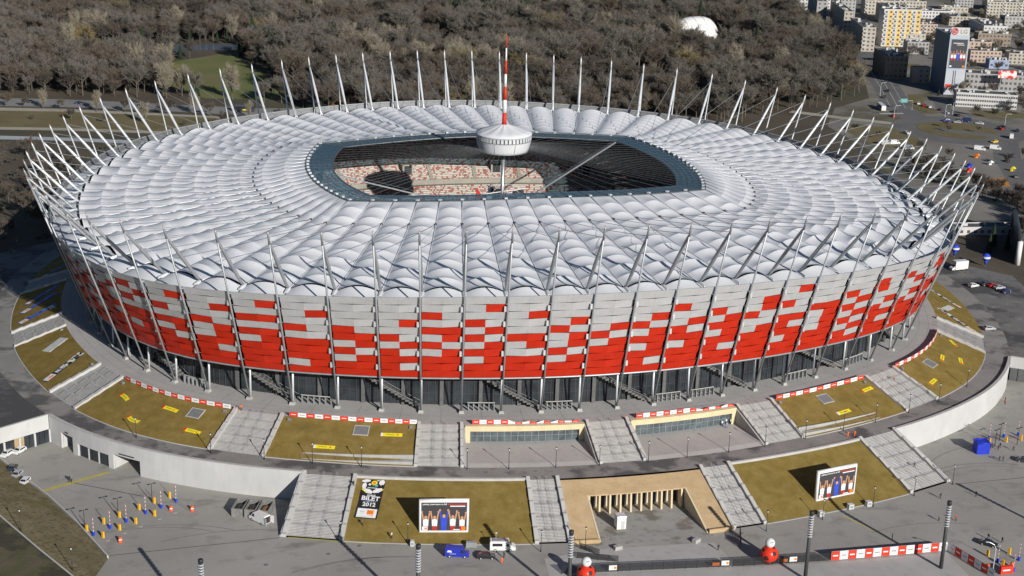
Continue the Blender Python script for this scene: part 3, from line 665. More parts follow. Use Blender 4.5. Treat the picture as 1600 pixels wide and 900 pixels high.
slab2(34.02, 37.02, 31.0, 36.2).build('lintel', M_tan, PT)
slab2(36.55, 37.02, 36.21, 50.8).build('side_slab', M_tan, PT); slab2(34.02, 34.5, 36.21, 50.8).build('side_slab', M_tan, PT)
for kk in (36.55, 34.5):
    w = .03 if kk > 35 else -.03
    m = MB(); m.hexa([bp(kk, 35, ZP), bp(kk, 50.8, ZP), bp(kk-w, 50.8, ZP), bp(kk-w, 35, ZP)], [bp(kk, 35, z2(35)+.1), bp(kk, 50.8, z2(50.8)+.3), bp(kk-w, 50.8, z2(50.8)+.3), bp(kk-w, 35, z2(35)+.1)]); m.build('cheek_wall', M_tanl, PT)
for kk, s in ((37.06, .04), (33.98, -.04)):
    m = MB(); m.hexa([bp(kk, 31, ZP), bp(kk, 51, ZP), bp(kk-s, 51, ZP), bp(kk-s, 31, ZP)], [bp(kk, 31, z2(31)+.5), bp(kk, 51, z2(51)+.6), bp(kk-s, 51, z2(51)+.6), bp(kk-s, 31, z2(31)+.5)]); m.build('edge_wall', M_conc, PT)
for a, b in ((36.55, 37.02), (34.02, 34.5)):
    m = MB(); m.hexa([bp(b, 50.81, ZP), bp(b, 51.3, ZP), bp(a, 51.3, ZP), bp(a, 50.81, ZP)], [bp(b, 50.81, ZP+1.0), bp(b, 51.3, ZP+1.0), bp(a, 51.3, ZP+1.0), bp(a, 50.81, ZP+1.0)]); m.build('end_block', M_tan, PT)
wallseg(MB(), 34.5, 36.55, 32.2, 32.4, ZP, z2(36.2)-.1).build('back_wall', M_tanl, PT)
for i in range(9):
    k = 34.62+i*.215; m = MB(); m.box(bp(k, 32.48, ZP), (.12, 1.3, 4.2), math.atan2(nrm(k).y, nrm(k).x)); m.build('doorway', M_dark, PT)
for i in range(10):
    k = 34.58+i*.213; m = MB(); m.hexa([bp(k+.018, 34.6, ZP), bp(k+.018, 36.6, ZP), bp(k-.018, 36.6, ZP), bp(k-.018, 34.6, ZP)], [bp(k+.018, 34.0, z2(36.2)-.24), bp(k+.018, 36.1, z2(36.2)-.24), bp(k-.018, 36.1, z2(36.2)-.24), bp(k-.018, 34.0, z2(36.2)-.24)]); m.build('fin', M_tanl, PT)
# worn pale slab in front of the portal
M_slab = mat('worn_slab', (.29, .28, .26), (.34, .33, .31), scale=.2, rough=.9, layers=[((.15, .135, .10), .16, .52, .62, .8), ((.12, .11, .09), .6, .55, .72, .6)])
tag(MB().poly([bp(k, d, ZP+.008) for k, d in ((36.5, 36.8), (34.55, 36.8), (34.3, 53), (36.9, 53))][::-1]).build('paved_court', M_slab), kind='structure')
tag(MB().poly([Vector((x, y, ZP+.006)) for x, y in ((-30, -181), (14, -184.5), (13, -172), (-14, -170.5), (-29, -172.5))]).build('footpath', M_prom), kind='structure')
tag(MB().poly([Vector((x, y, ZP+.006)) for x, y in ((-40, -260), (63, -260), (66, -187), (36, -186.2), (-24, -181.8))]).build('forecourt', M_prom), kind='structure')

# ------------------------------------------------------------------ lamp posts and light masts
M_blk = flat('black_paint', (.03, .03, .032), .5)
def lamp_proto(h):
    E = empty('lamp_post'); m = MB(); m.lathe([(.14, 0), (.11, .9), (.09, 1.0), (.075, h-.7)], n=8); m.build('pole', M_blk, E, True)
    m = MB(); m.lathe([(.10, h-.7), (.16, h-.65), (.16, h-.25), (.10, h-.2)], n=8); m.build('lantern', M_steel_l, E, True); m = MB(); m.lathe([(.26, h-.2), (.26, h-.08), (.06, h)], n=10); m.build('cap', M_blk, E, True); return E
lp = lamp_proto(5.7); used = [False]
def place_lamp(p, label, group):
    o = lp if not used[0] else copy_tree(lp); used[0] = True; o.location = p; tag(o, label, 'lamp post', group); return o
LK = [(45.3, 25), (43.9, 25.2), (42.94, 24.7), (42.06, 24.5), (41.12, 24.5), (38.9, 24.3), (38, 24.3), (37, 24), (36.05, 24), (34.95, 23.9), (34.05, 24), (33.05, 24.1), (32.1, 24.1), (31, 24), (29.9, 24), (29, 24.2), (28.05, 24.4), (27.1, 24.6), (26.05, 24.7)]
for i, (k, d) in enumerate(LK): place_lamp(bp(k, d, ZR), 'slim black lamp post on the inner edge of the ring road, %s from the left' % ORD[i], 'lamp posts along the ring road')
LPZ = [(-74.2, -156.6), (-58.9, -159.9), (-29.0, -169.2), (-18.3, -169.5), (27.6, -169.0), (43.9, -165.7), (59.7, -161.4), (73.1, -157.6), (86.6, -153.1)]
for i, (x, y) in enumerate(LPZ): place_lamp((x, y, ZP), 'slim black lamp post at the foot of the lower bank, %s from the left' % ORD[i], 'lamp posts on the plaza')
for i, (x, y, z) in enumerate(((-146.4, -144.7, -8.6), (-134.2, -165.4, -8.6))): place_lamp((x, y, z), ('left' if i == 0 else 'right')+' of two black lamp posts on the path atop the corner embankment', 'lamp posts on the embankment path')
def mast_proto():
    E = empty('light_mast'); h = 17.25; m = MB(); m.lathe([(.46, 0), (.42, 10.5), (.36, 10.6), (.32, h-.9)], n=14); m.build('pole', mat('mast_paint', (.06, .065, .065), (.045, .048, .05), rough=.5), E, True)
    for i in range(9):
        z = 10.9+i*.62; m = MB(); m.lathe([(.34, z), (.62, z+.04), (.62, z+.10), (.34, z+.14)], n=14); m.build('light_ring', M_steel_l, E, True)
    m = MB(); m.lathe([(.52, h-.9), (.56, h-.1), (.44, h)], n=14); m.build('cap', M_blk, E, True); return E
mp = mast_proto()
for i, (x, y) in enumerate(((60.9, -193.5), (27.2, -192.6), (-28.7, -192.0), (-62.3, -192.3), (-107.2, -190.6), (101, -192.6))):
    o = mp if i == 0 else copy_tree(mp); o.location = (x, y, ZP)
    tag(o, ['dark ribbed light mast behind the right end of the red and white fence', 'dark ribbed light mast beside the right red inflatable ball figure', 'dark ribbed light mast beside the left red inflatable ball figure', 'top of a ribbed light mast below the blue van', 'top of a ribbed light mast at the lower left edge', 'ribbed light mast beyond the right edge casting its shadow in'][i], 'light mast', 'light masts across the plaza')
# ------------------------------------------------------------------ corner embankment at the lower left
EA = [(-158, -90.5), (-155.2, -95.8), (-147.9, -109.4), (-142, -120), (-134.5, -135.9), (-126.9, -154.8)]
EB = [(-175, -92), (-165, -104), (-152.2, -128.7), (-144.1, -142.5), (-136.3, -158.3), (-129.5, -170)]
EC = [(-180, -97), (-168, -112), (-151.6, -136.5), (-141.9, -154.5), (-134.2, -168.2), (-126, -184)]
ED = [(-195, -100), (-180, -118), (-158, -150), (-148, -165), (-139, -182), (-131, -199)]
M_emb = mat('embankment_turf', (.17, .14, .075), (.23, .195, .115), scale=.25, rough=.95, spec=.1, layers=[((.12, .11, .045), .15, .5, .65, .6), ((.075, .065, .04), 1.1, .53, .60, .75, (1, 1.6, 1))], bump=.1, bscale=2)
def loft(rows, zs):
    m = MB(); n = len(rows[0]); vs = [(p[0], p[1], z) for r, z in zip(rows, zs) for p in r]
    return m.add(vs, [(j*n+i, j*n+i+1, (j+1)*n+i+1, (j+1)*n+i) for j in range(len(rows)-1) for i in range(n-1)])
tag(loft([EA, EB], [ZP+.25, -8.6]).build('embankment', M_emb, None, True), kind='structure')
tag(loft([EB, EC], [-8.6, -8.55]).build('footpath', M_emb), kind='structure')
M_verge = mat('dark_verge', (.075, .075, .03), (.11, .09, .055), scale=.25, rough=.95, layers=[((.04, .033, .025), .15, .48, .6, .8)], bump=.2, bscale=2)
tag(loft([EC, ED], [-8.4, -9.5]).build('verge', M_verge, None, True), kind='structure')
tag(loft([ED, [(x-120, y-160) for x, y in ED]], [-9.5, -12.1]).build('verge', M_verge, None, True), kind='structure')
m = MB()
for a, b in zip(EA[:-1], EA[1:]):
    d = Vector((b[0]-a[0], b[1]-a[1])).normalized(); n = Vector((-d.y, d.x))*.35
    m.hexa([(a[0], a[1], ZP), (b[0], b[1], ZP), (b[0]-n.x, b[1]-n.y, ZP), (a[0]-n.x, a[1]-n.y, ZP)], [(a[0], a[1], ZP+.9), (b[0], b[1], ZP+.9), (b[0]-n.x, b[1]-n.y, ZP+.9), (a[0]-n.x, a[1]-n.y, ZP+.9)])
tag(m.build('edge_wall', M_kerb), 'low pale edge wall round the corner embankment at lower left', 'wall')
m = MB()
for a, b in zip(EC[:-1], EC[1:]): m.tube([(a[0], a[1], -8.2), (b[0], b[1], -8.2)], .22, 4)
tag(m.build('kerb', M_kerb), kind='structure')
M_yel = flat('yellow_paint', (.62, .52, .03))
m = MB(); a, b = Vector((-145.9, -117.9, ZP+.012)), Vector((-127.7, -108.4, ZP+.012)); n = Vector((-(b-a).y, (b-a).x, 0)).normalized()*.55; m.quad(a-n, b-n, b+n, a+n); tag(m.build('road_marking', mat('worn_yellow', (.50, .42, .05), (.40, .34, .08), scale=.6), None), kind='structure')
for (p, q, w, mm) in (((-138, -112), (-119, -124), .12, M_blk), ((-126.9, -153.3), (-88, -151.5), .10, M_blk), ((86.5, -153), (140, -152), .10, M_blk), ((50, -164.5), (59, -185), .14, M_yel), ((-86, -151.6), (-66, -158.6), .12, M_yel), ((-14, -146.6), (-13, -150.5), .15, M_yel)):
    a, b = Vector((*p, ZP+.011)), Vector((*q, ZP+.011)); n = Vector((-(b-a).y, (b-a).x, 0)).normalized()*w; tag(MB().quad(a-n, b-n, b+n, a+n).build('road_marking', mm), kind='structure')

# ------------------------------------------------------------------ sheets and banners on the banks
def frame(which, k, d, lift=.10):
    """origin on a bank with right (towards lower k), up-slope and normal axes"""
    zf = z1 if which == 1 else z2; o = bp(k, d, zf(d)+lift); r = (bp(k-.02, d)-bp(k+.02, d)).normalized(); u = (bp(k, d-.5, zf(d-.5))-bp(k, d+.5, zf(d+.5))).normalized(); return o, r, u, r.cross(u).normalized()
def fm(o, r, u, n): return Matrix(((r.x, u.x, n.x, o.x), (r.y, u.y, n.y, o.y), (r.z, u.z, n.z, o.z), (0, 0, 0, 1)))
def flat_sheet(name, w, h, mm, parent=None, bend=0.0, c=(0, 0, 0), th=.03, nseg=8):
    m = MB(); vs = []
    for i in range(nseg+1):
        x = -w/2+w*i/nseg; b = bend*math.sin(math.pi*i/nseg)
        vs += [(c[0]+x, c[1]-h/2+b, c[2]), (c[0]+x, c[1]+h/2+b, c[2]), (c[0]+x, c[1]-h/2+b, c[2]-th), (c[0]+x, c[1]+h/2+b, c[2]-th)]
    fs = []
    for i in range(nseg):
        a, b = i*4, i*4+4; fs += [(a, b, b+1, a+1), (a+2, a+3, b+3, b+2), (a, a+2, b+2, b), (a+1, b+1, b+3, a+3)]
    fs += [(0, 1, 3, 2), (nseg*4, nseg*4+2, nseg*4+3, nseg*4+1)]
    return m.add(vs, fs).build(name, mm, parent)
def text(body, size, mm, parent, loc, name='lettering', bold=0.0, sx=1.0):
    c = bpy.data.curves.new(name, 'FONT'); c.body = body; c.size = size; c.align_x = 'CENTER'; c.align_y = 'CENTER'; c.extrude = .01; c.offset = bold; c.resolution_u = 2
    t = bpy.data.objects.new('tmp', c); me = bpy.data.meshes.new_from_object(t); me.materials.clear(); me.materials.append(mm); bpy.data.objects.remove(t); bpy.data.curves.remove(c)
    o = bpy.data.objects.new(name, me); COL.objects.link(o); o.parent = parent; o.location = loc; o.scale = (sx, 1, 1); return o
def patch(name, mm, parent, pts, z=.05):
    return MB().poly([(x, y, z) for x, y in pts]).build(name, mm, parent)
def bars(parent, mm, rows, z=.06):        # lines of print too small to read
    for x, y, w, h in rows: patch('print_line', mm, parent, [(x-w/2, y-h/2), (x+w/2, y-h/2), (x+w/2, y+h/2), (x-w/2, y+h/2)], z)
M_yb = flat('banner_yellow', (.78, .66, .02), .6); M_ban_r = flat('banner_red', (.68, .04, .015), .6); M_ban_w = flat('banner_white', (.74, .74, .74), .6)
M_org = flat('banner_orange', (.80, .20, .01), .6); M_bblue = flat('banner_blue', (.02, .06, .42), .6); M_navy = flat('banner_navy', (.012, .018, .05), .6); M_print = flat('print_black', (.015, .015, .015), .6); M_green = flat('print_green', (.06, .16, .03))
M_hatch = mat('hatch_steel', (.17, .18, .19), (.14, .15, .155), scale=.8, rough=.6)
YB = [(46.4, 13.4, 4.2, -14, .2, 'top left of four yellow banners on the left field'), (45.72, 19.0, 4.6, -10, -.5, 'sagging yellow banner low on the left field'), (45.25, 12.4, 5.2, -4, .1, 'yellow banner beside the grey hatch on the left field'), (44.5, 18.3, 5.0, -4, .1, 'yellow banner by the stairs, lower right of the left field'),
      (41.95, 18.2, 5.6, 1, 0, 'yellow banner low on the field left of the sunken entrances'), (40.62, 12.4, 5.6, 1, 0, 'yellow banner high on the field left of the sunken entrances'), (28.32, 12.2, 4.6, 4, 0, 'yellow banner nearest the stairs on the field right of the sunken entrances'), (29.44, 17.7, 5.0, 3, 0, 'yellow banner near the low white wall on the field right of the entrances'),
      (24.3, 13.6, 3.8, 40, 0, 'farthest yellow banner of the right-hand curved field'), (25.38, 13.2, 4.2, 14, 0, 'yellow banner beside the hatch on the right-hand curved field'), (25.06, 17.8, 4.0, 22, 0, 'outer yellow banner of the right-hand curved field'), (26.56, 17.7, 4.6, 8, 0, 'lowest yellow banner of the right-hand curved field')]
for k, d, w, rot, bend, lab in YB:
    E = empty('yellow_banner'); tag(E, lab, 'banner', 'yellow banners on the upper banks'); E.matrix_world = fm(*frame(1, k, d)) @ Matrix.Rotation(R(rot), 4, 'Z')
    flat_sheet('sheet', w, 1.25, M_yb, E, bend); flat_sheet('end_patch', .55, 1.2, M_ban_r if bend or w < 5 else M_ban_w, E, 0, (-w/2+.3, 0, .035)); flat_sheet('emblem', .35, .4, M_ban_r, E, 0, (w/2-1.2, 0+bend*.8, .035)); bars(E, M_green, [(-.3, bend*.9, 2.2, .16)], .045)
for k, d, rz, lab in ((44.7, 11.9, 0, 'grey square hatch on the left grass field'), (41.3, 11.4, 0, 'grey square hatch on the field left of the sunken entrances'), (29.56, 11.6, 0, 'grey square hatch on the field right of the sunken entrances'), (25.94, 12.2, 0, 'grey square hatch on the right-hand curved field')):
    E = empty('hatch'); tag(E, lab, 'hatch', 'square hatches in the grass'); E.matrix_world = fm(*frame(1, k, d, .12)); flat_sheet('cover', 3.6, 3.3, M_hatch, E, th=.25)
    f = MB()
    for s in (-1, 1): f.box((s*1.9, 0, -.15), (.18, 3.9, .22)); f.box((0, s*1.75, -.15), (3.6, .18, .22))
    f.build('rim', M_kerb, E)
for i, (k, d) in enumerate([(a+e, 9.6) for a in (40, 44, 28, 24, 48) for e in (.18, 2.82)]):
    E = empty('inspection_box'); E.matrix_world = fm(*frame(1, k, d, .02)); tag(E, 'small grey box, %s from the left along the tops of the grass fields' % ORD[[4, 5, 2, 3, 6, 7, 8, 9, 0, 1][i]], 'box', 'boxes in the field corners'); b = MB(); b.box((0, 0, 0), (1.1, .9, .4), 0, .9); b.build('casing', M_hatch, E); b = MB(); b.box((0, 0, .4), (.8, .6, .06)); b.build('lid', M_steel, E)
# fields at both far ends: long banners
def ticket_poster(E, W_, H_):
    flat_sheet('sheet', W_, H_, M_print, E); f = W_/5.4; g = H_/13.0
    for x, y, a, b, rz in ((-2.0, 5.9, 1.2, .55, 10), (1.9, 5.7, .75, 1.0, -10), (-2.2, 4.2, .6, 1.15, 0), (-1.0, 2.5, 1.4, .75, -25), (1.3, 2.9, 1.4, .75, 30), (.9, 6.25, .5, .15, 0)):
        m = MB(); n = 6; m.poly([(a*f*math.cos(t*math.pi/3+.5), b*g*math.sin(t*math.pi/3+.5), 0) for t in range(n)]); q = m.build('football_patch', M_ban_w, E); q.location = (x*f, y*g, .04); q.rotation_euler = (0, 0, R(rz))
    for x, y, r, mm in ((.1, 5.4, .78, M_yb), (-.95, 4.75, .36, M_ban_w), (.75, 4.5, .42, flat('print_cyan', (.1, .35, .55))), (0, 4.35, .36, M_green), (.1, 5.4, .4, M_org)):
        m = MB(); m.poly([(r*f*math.cos(t*math.pi/4), r*f*math.sin(t*math.pi/4), 0) for t in range(8)]); q = m.build('emblem_petal', mm, E); q.location = (x*f, y*g, .045+(.01 if mm is M_org else 0))
    patch('yellow_stripe', M_yb, E, [(-2.65*f, 2.9*g), (-1.5*f, 1.9*g), (-1.4*f, 2.3*g), (-2.6*f, 3.3*g)]); patch('yellow_stripe', M_yb, E, [(2.0*f, 2.6*g), (2.65*f, 3.2*g), (2.65*f, 3.7*g)]); bars(E, M_steel_l, [(-.1*f, 3.65*g, 2.4*f, .3*g)])
    for body, sz, y, mm, bd in (('wygraj', .8, 1.2, M_ban_w, .02), ('BILET', 1.95, .05, M_ban_w, .06), ('na UEFA EURO', .5, -1.0, flat('print_pale_blue', (.35, .45, .65)), .01), ('2012', 1.7, -2.0, M_ban_w, .05)):
        o = text(body, sz, mm, E, (.05*f, y*g, .05), bold=bd); o.scale = (f*.95, g, 1)
    flat_sheet('logo_field', 4.7*f, 2.9*g, M_ban_w, E, 0, (0, -4.75*g, .04)); flat_sheet('logo_square', 1.6*f, 1.35*g, M_org, E, 0, (.85*f, -4.45*g, .08)); bars(E, M_org, [(.85*f, -5.4*g, 1.5*f, .18*g)], .06); bars(E, M_steel_l, [(-1.1*f, -4.4*g, 1.1*f, .5*g), (-1.1*f, -5.0*g, .9*f, .2*g), (0, -5.95*g, 4.0*f, .15*g)], .06)
def long_banner(k0, d0, k1, d1, w, base, lab, dark=False):
    a = bp(k0, d0, z1(d0)+.1); b = bp(k1, d1, z1(d1)+.1); o = (a+b)/2; u = (b-a).normalized(); nn = frame(1, (k0+k1)/2, (d0+d1)/2)[3]; r = u.cross(nn).normalized(); nn = r.cross(u); L = (b-a).length
    E = empty('long_banner'); E.matrix_world = fm(o, r, u, nn); tag(E, lab, 'banner', 'long banners on the end fields')
    if dark: ticket_poster(E, w, L)
    else:
        flat_sheet('sheet', w, L, base, E); flat_sheet('logo_field', w*.9, L*.2, M_ban_w, E, 0, (0, -L*.37, .035)); flat_sheet('logo_square', w*.35, L*.09, M_org, E, 0, (w*.15, -L*.35, .07)); bars(E, flat('print_sky', (.12, .25, .6)), [(0, -L*.16+q*L*.055, w*.75, L*.025) for q in range(4)]+[(0, L*.2, w*.5, L*.16)])
long_banner(48.5, 22.0, 48.95, 9.0, 2.4, M_navy, 'dark navy banner with football patches on the left grass field', True)
long_banner(52.45, 21.0, 53.0, 9.6, 2.3, M_bblue, 'blue banner nearest the stairs at the left end, partly in sun')
long_banner(53.2, 20.4, 54.05, 10.0, 2.2, M_bblue, 'middle blue banner with white logo end at the left end')
long_banner(53.85, 19.6, 54.75, 10.4, 2.0, M_bblue, 'third blue banner at the left end, wholly in shade')
long_banner(56.1, 19.5, 57.1, 13.0, 1.8, M_bblue, 'farthest blue banner beyond the shaded stairs')
long_banner(22.9, 21.0, 21.95, 10.4, 2.2, M_navy, 'dark navy banner nearest the stairs at the right end', True)
long_banner(21.1, 20.6, 20.1, 13.0, 2.0, M_navy, 'farther dark navy banner at the right end', True)
for k, d, w, h, rot, lab in ((50.05, 13.3, 3.4, 7.5, 30, 'big pale ventilation grille on the left grass field'), (21.6, 14.6, 2.2, 8.0, 60, 'long pale ventilation grille between the right end banners'), (51.95+.9, 11.0, 3.2, 1.6, 20, 'small pale grille beside the blue banners')):
    E = empty('vent_grille'); E.matrix_world = fm(*frame(1, k, d, .14)) @ Matrix.Rotation(R(rot), 4, 'Z'); tag(E, lab, 'grille'); flat_sheet('cover', w, h, mat('pale_grille', (.50, .52, .51), (.42, .44, .43), scale=.7), E, th=.3)
    for i in range(4): flat_sheet('slat', w*.95, .12, M_steel_l, E, 0, (0, h*(-.36+.24*i), .05))
# ticket poster on the lower bank
E = empty('ticket_poster'); tag(E, 'black ticket poster with white football patches and the word BILET', 'poster'); E.matrix_world = fm(*frame(2, 40.80, 37.3, .14)) @ Matrix.Rotation(R(-3), 4, 'Z')
ticket_poster(E, 5.4, 13.0)

# ------------------------------------------------------------------ inflatable advertising screens
M_infl = mat('inflatable_white', (.70, .70, .70), (.64, .64, .64), scale=.6, rough=.35); M_skin = flat('print_skin', (.52, .27, .15)); M_scr = flat('print_charcoal', (.045, .045, .05)); M_pblue = flat('print_blue', (.03, .07, .55)); M_pred = flat('print_red', (.45, .03, .02))
def printed_figures(parent, w, h, z, shirts):
    """five printed figures with raised arms, each one part"""
    n = len(shirts)
    for i, (x, sc, sh) in enumerate(shirts):
        m = MB(); s = sc*h; X = x*w
        def pl(pts, mi): m.mi = mi; m.poly([(X+a*s, (-.5*h)+b*s, z+mi*.004) for a, b in pts])
        pl([(-.10, 0), (-.01, 0), (-.01, .24), (-.10, .24)], 2); pl([(.01, 0), (.10, 0), (.10, .24), (.01, .24)], 2)
        pl([(-.11, .2), (.11, .2), (.13, .52), (.05, .58), (-.05, .58), (-.13, .52)], 0)
        for q in (-1, 1): pl([(q*.13, .50), (q*.08, .57), (q*.14, .90), (q*.20, .90)][::q], 1 if sh is not M_pblue else 0); pl([(q*.135, .88), (q*.13, .97), (q*.20, .97), (q*.21, .88)][::q], 1)
        pl([(.07*math.cos(t*math.pi/4), .66+.085*math.sin(t*math.pi/4)) for t in range(8)], 1)
        m.build('printed_figure', [sh, M_skin, M_pred if sh is not M_pblue else M_pblue], parent)
def screen(p0, p1, z, h, lab):
    a, b = Vector((*p0, z)), Vector((*p1, z)); r = (b-a).normalized(); w = (b-a).length; o = (a+b)/2; nn = r.cross(Vector((0, 0, 1))); u = Vector((0, 0, 1)); u = (u-nn*.0).normalized()
    E = empty('inflatable_screen'); E.matrix_world = fm(o, r, u, nn); tag(E, lab, 'inflatable screen', 'inflatable advertising screens'); t = .62
    m = MB(); m.tube([(-w/2+t, t, -t), (w/2-t, t, -t), (w/2-t, h-t, -t), (-w/2+t, h-t, -t)], t, 10, closed=True); m.build('inflatable_frame', M_infl, E, True)
    bk = MB(); bk.box((0, t, -.95), (w-2*t, h-2*t, .35)); 
    bk = MB().hexa([(-w/2+t, t, -1.1), (w/2-t, t, -1.1), (w/2-t, t, -.16), (-w/2+t, t, -.16)], [(-w/2+t, h-t, -1.1), (w/2-t, h-t, -1.1), (w/2-t, h-t, -.16), (-w/2+t, h-t, -.16)]); bk.build('back_panel', M_infl, E)
    pw, ph = w-2.2*t, h-2.3*t; S = flat_sheet('screen_face', pw, ph, M_scr, E, 0, (0, h/2, -.12))
    G = empty('picture'); G.parent = E; G.location = (0, h/2-.05*ph, -.10)
    printed_figures(G, pw, ph*.86, 0, [(-.39, .80, M_ban_w), (-.2, .80, M_ban_w), (0, .88, M_pblue), (.19, .83, M_ban_w), (.39, .77, M_ban_w)])
    text('pakiety stworzone na full', .56, M_ban_w, E, (-.2*pw, h/2+.42*ph, -.08), bold=.01)
    for x, y, w_, mm in ((.27, .42, .38, M_pred), (.29, .355, .32, M_ban_w)): bars(E, mm, [(x*pw, h/2+y*ph, w_*pw, .035*ph)], -.08)
    flat_sheet('logo_field', 1.3, 1.0, M_ban_w, E, 0, (-.41*pw, h/2-.40*ph, -.06)); flat_sheet('logo_square', .55, .5, M_org, E, 0, (-.39*pw, h/2-.40*ph, -.02)); flat_sheet('logo_square', .95, .95, M_org, E, 0, (.42*pw, h/2-.41*ph, -.06)); bars(E, M_ban_w, [(.27*pw, h/2-.44*ph, .14*pw, .03*ph)], -.05)
    for s in (-1, 1): g = MB(); g.tube([(s*(w/2-t), h-t, -1), (s*(w/2+1.5), 0, -4.5)], .018, 4); g.build('guy_rope', M_blk, E)
screen((-56.1, -157.2), (-43.9, -159.3), -11.3, 9.1, 'white-framed inflatable screen with five figures on the grass beside the black poster')
screen((44.9, -158.9), (57.4, -156.2), -11.2, 8.8, 'white-framed inflatable screen with five figures on the right lower field')

# ------------------------------------------------------------------ red and white banner rails along the bank tops
def banner_rail(pts_fn, n, h, lab, ph=0, sag=None):
    E = empty('banner_rail'); tag(E, lab, 'banner rail', 'red and white banner rails')
    for i in range(n):
        a, b = pts_fn(i/n), pts_fn((i+1)/n); s0 = h*(sag(i/n) if sag else 1); s1 = h*(sag((i+1)/n) if sag else 1); g = (b-a).normalized()*.02; t = Vector((-(b-a).y, (b-a).x, 0)).normalized()*.03
        lo0, lo1, hi0, hi1 = a+g+Vector((0, 0, .1)), b-g+Vector((0, 0, .1)), a+g+Vector((0, 0, .1+s0)), b-g+Vector((0, 0, .1+s1))
        red = (i+ph) % 2 == 0
        m = MB(); m.hexa([lo0-t, lo1-t, lo1+t, lo0+t], [hi0-t, hi1-t, hi1+t, hi0+t]); pn = m.build('banner_panel', M_ban_r if red else M_ban_w, E)
        e = MB(); c0, c1 = lo0.lerp(lo1, .2), lo0.lerp(lo1, .8); zz = Vector((0, 0, min(s0, s1)*.42)); zt = Vector((0, 0, min(s0, s1)*.58))
        for sg in (1.3, -1.3): e.quad(c0+zz+t*sg, c1+zz+t*sg, c1+zt+t*sg, c0+zt+t*sg)
        e.build('lettering', M_ban_w if red else M_steel, pn)
    m = MB()
    for i in range(n+1): p = pts_fn(i/n); m.tube([p, p+Vector((0, 0, h+.15))], .04, 4)
    m.tube([pts_fn(i/n)+Vector((0, 0, h+.15)) for i in range(n+1)], .035, 4); tag(m.build('railing', M_steel, E), kind='stuff')
for a, b, n, lab, sag in ((46.85, 44.1, 16, 'red and white banner rail above the field with four yellow banners', None), (42.85, 40.05, 16, 'red and white banner rail above the field left of the sunken entrances', None), (38.75, 36.2, 15, 'half-collapsed red and white banner over the left sunken entrance', lambda u: 1 if u < .38 else .45+.25*math.sin(u*40)), (34.75, 32.1, 15, 'red and white banner sagging over the right sunken entrance', lambda u: 1 if u < .55 else .5+.2*math.sin(u*35)),
                      (30.85, 28.1, 13, 'red and white banner rail above the field right of the sunken entrances', None), (26.95, 24.05, 18, 'red and white banner rail curving above the far right field', None)):
    banner_rail(lambda u, a=a, b=b: bp(a+(b-a)*u, 8.0 if lab.startswith('half') or 'sagging' in lab else 8.25, .12 if 'entrance' in lab and 'field' not in lab else 0.0), n, 1.15, lab, 0, sag)
# fence along the front of the plaza
def line_fn(p, q): p, q = Vector((*p, ZP)), Vector((*q, ZP)); return lambda u: p.lerp(q, u)
banner_rail(line_fn((36.9, -185.5), (66.5, -186.1)), 14, 2.2, 'tall red and white banner fence along the front of the plaza')
banner_rail(line_fn((66.8, -186.3), (70.5, -200.5)), 7, 2.2, 'shaded end of the banner fence turning towards the viewer', 1)
M_net = glass_mat('dark_netting', (.9, .9, .9), (.02, .022, .024), .55); M_net.node_tree.nodes['Principled BSDF'].inputs['Roughness'].default_value = .9
def mesh_fence(p, q, lab, h=2.0, n=None, signs=()):
    p, q = Vector((*p, ZP)), Vector((*q, ZP)); L = (q-p).length; n = n or int(L/2.6); E = empty('mesh_fence'); tag(E, lab, 'fence', 'dark mesh fences at the plaza front')
    for i in range(n):
        a, b = p.lerp(q, i/n), p.lerp(q, (i+1)/n); m = MB(); m.tube([a, a+Vector((0, 0, h))], .06, 4)
        for z in (.15, h*.5, h): m.tube([a+Vector((0, 0, z)), b+Vector((0, 0, z))], .035, 4)
        for j in range(1, 8): c = a.lerp(b, j/8); m.tube([c+Vector((0, 0, .15)), c+Vector((0, 0, h))], .018, 3)
        pn = tag(m.build('fence_panel', M_blk, E), kind='stuff'); MB().quad(a+Vector((0, .03, .15)), b+Vector((0, .03, .15)), b+Vector((0, .03, h)), a+Vector((0, .03, h))).build('netting', M_net, pn)
    for u, o_ in signs:
        a = p.lerp(q, u); d = (q-p).normalized(); S = flat_sheet('sign_board', 1.8, 1.2, M_ban_w, E); S.matrix_world = fm(a+Vector((0, 0, 1.1))-Vector((0, .12, 0)), d, Vector((0, 0, 1)), d.cross(Vector((0, 0, 1)))); flat_sheet('logo_square', .6, .6, M_org, S, 0, (.5, 0, .03))
        if o_: T_ = flat_sheet('orange_board', 1.7, .8, flat('dull_orange', (.32, .09, .02)), E); T_.matrix_world = fm(a-d*2.2+Vector((0, 0, .9))-Vector((0, .1, 0)), d, Vector((0, 0, 1)), d.cross(Vector((0, 0, 1))))
mesh_fence((-27, -180.2), (12.3, -184.0), 'long dark mesh fence in front of the portal court', signs=((.30, 0), (.97, 1)))
mesh_fence((13, -184.1), (36.4, -185.6), 'dark mesh fence between the right ball figure and the banner fence', signs=((.62, 1),))
mesh_fence((-19.5, -169.5), (-16.0, -173.5), 'short dark fence at the left end of the portal', 1.6, 2); mesh_fence((-21.5, -173.8), (-12.5, -177.2), 'slanted dark barrier behind the left ball figure', 1.6, 4); mesh_fence((20.5, -169.5), (18.0, -176.5), 'dark gate standing open right of the portal', 2.4, 3)

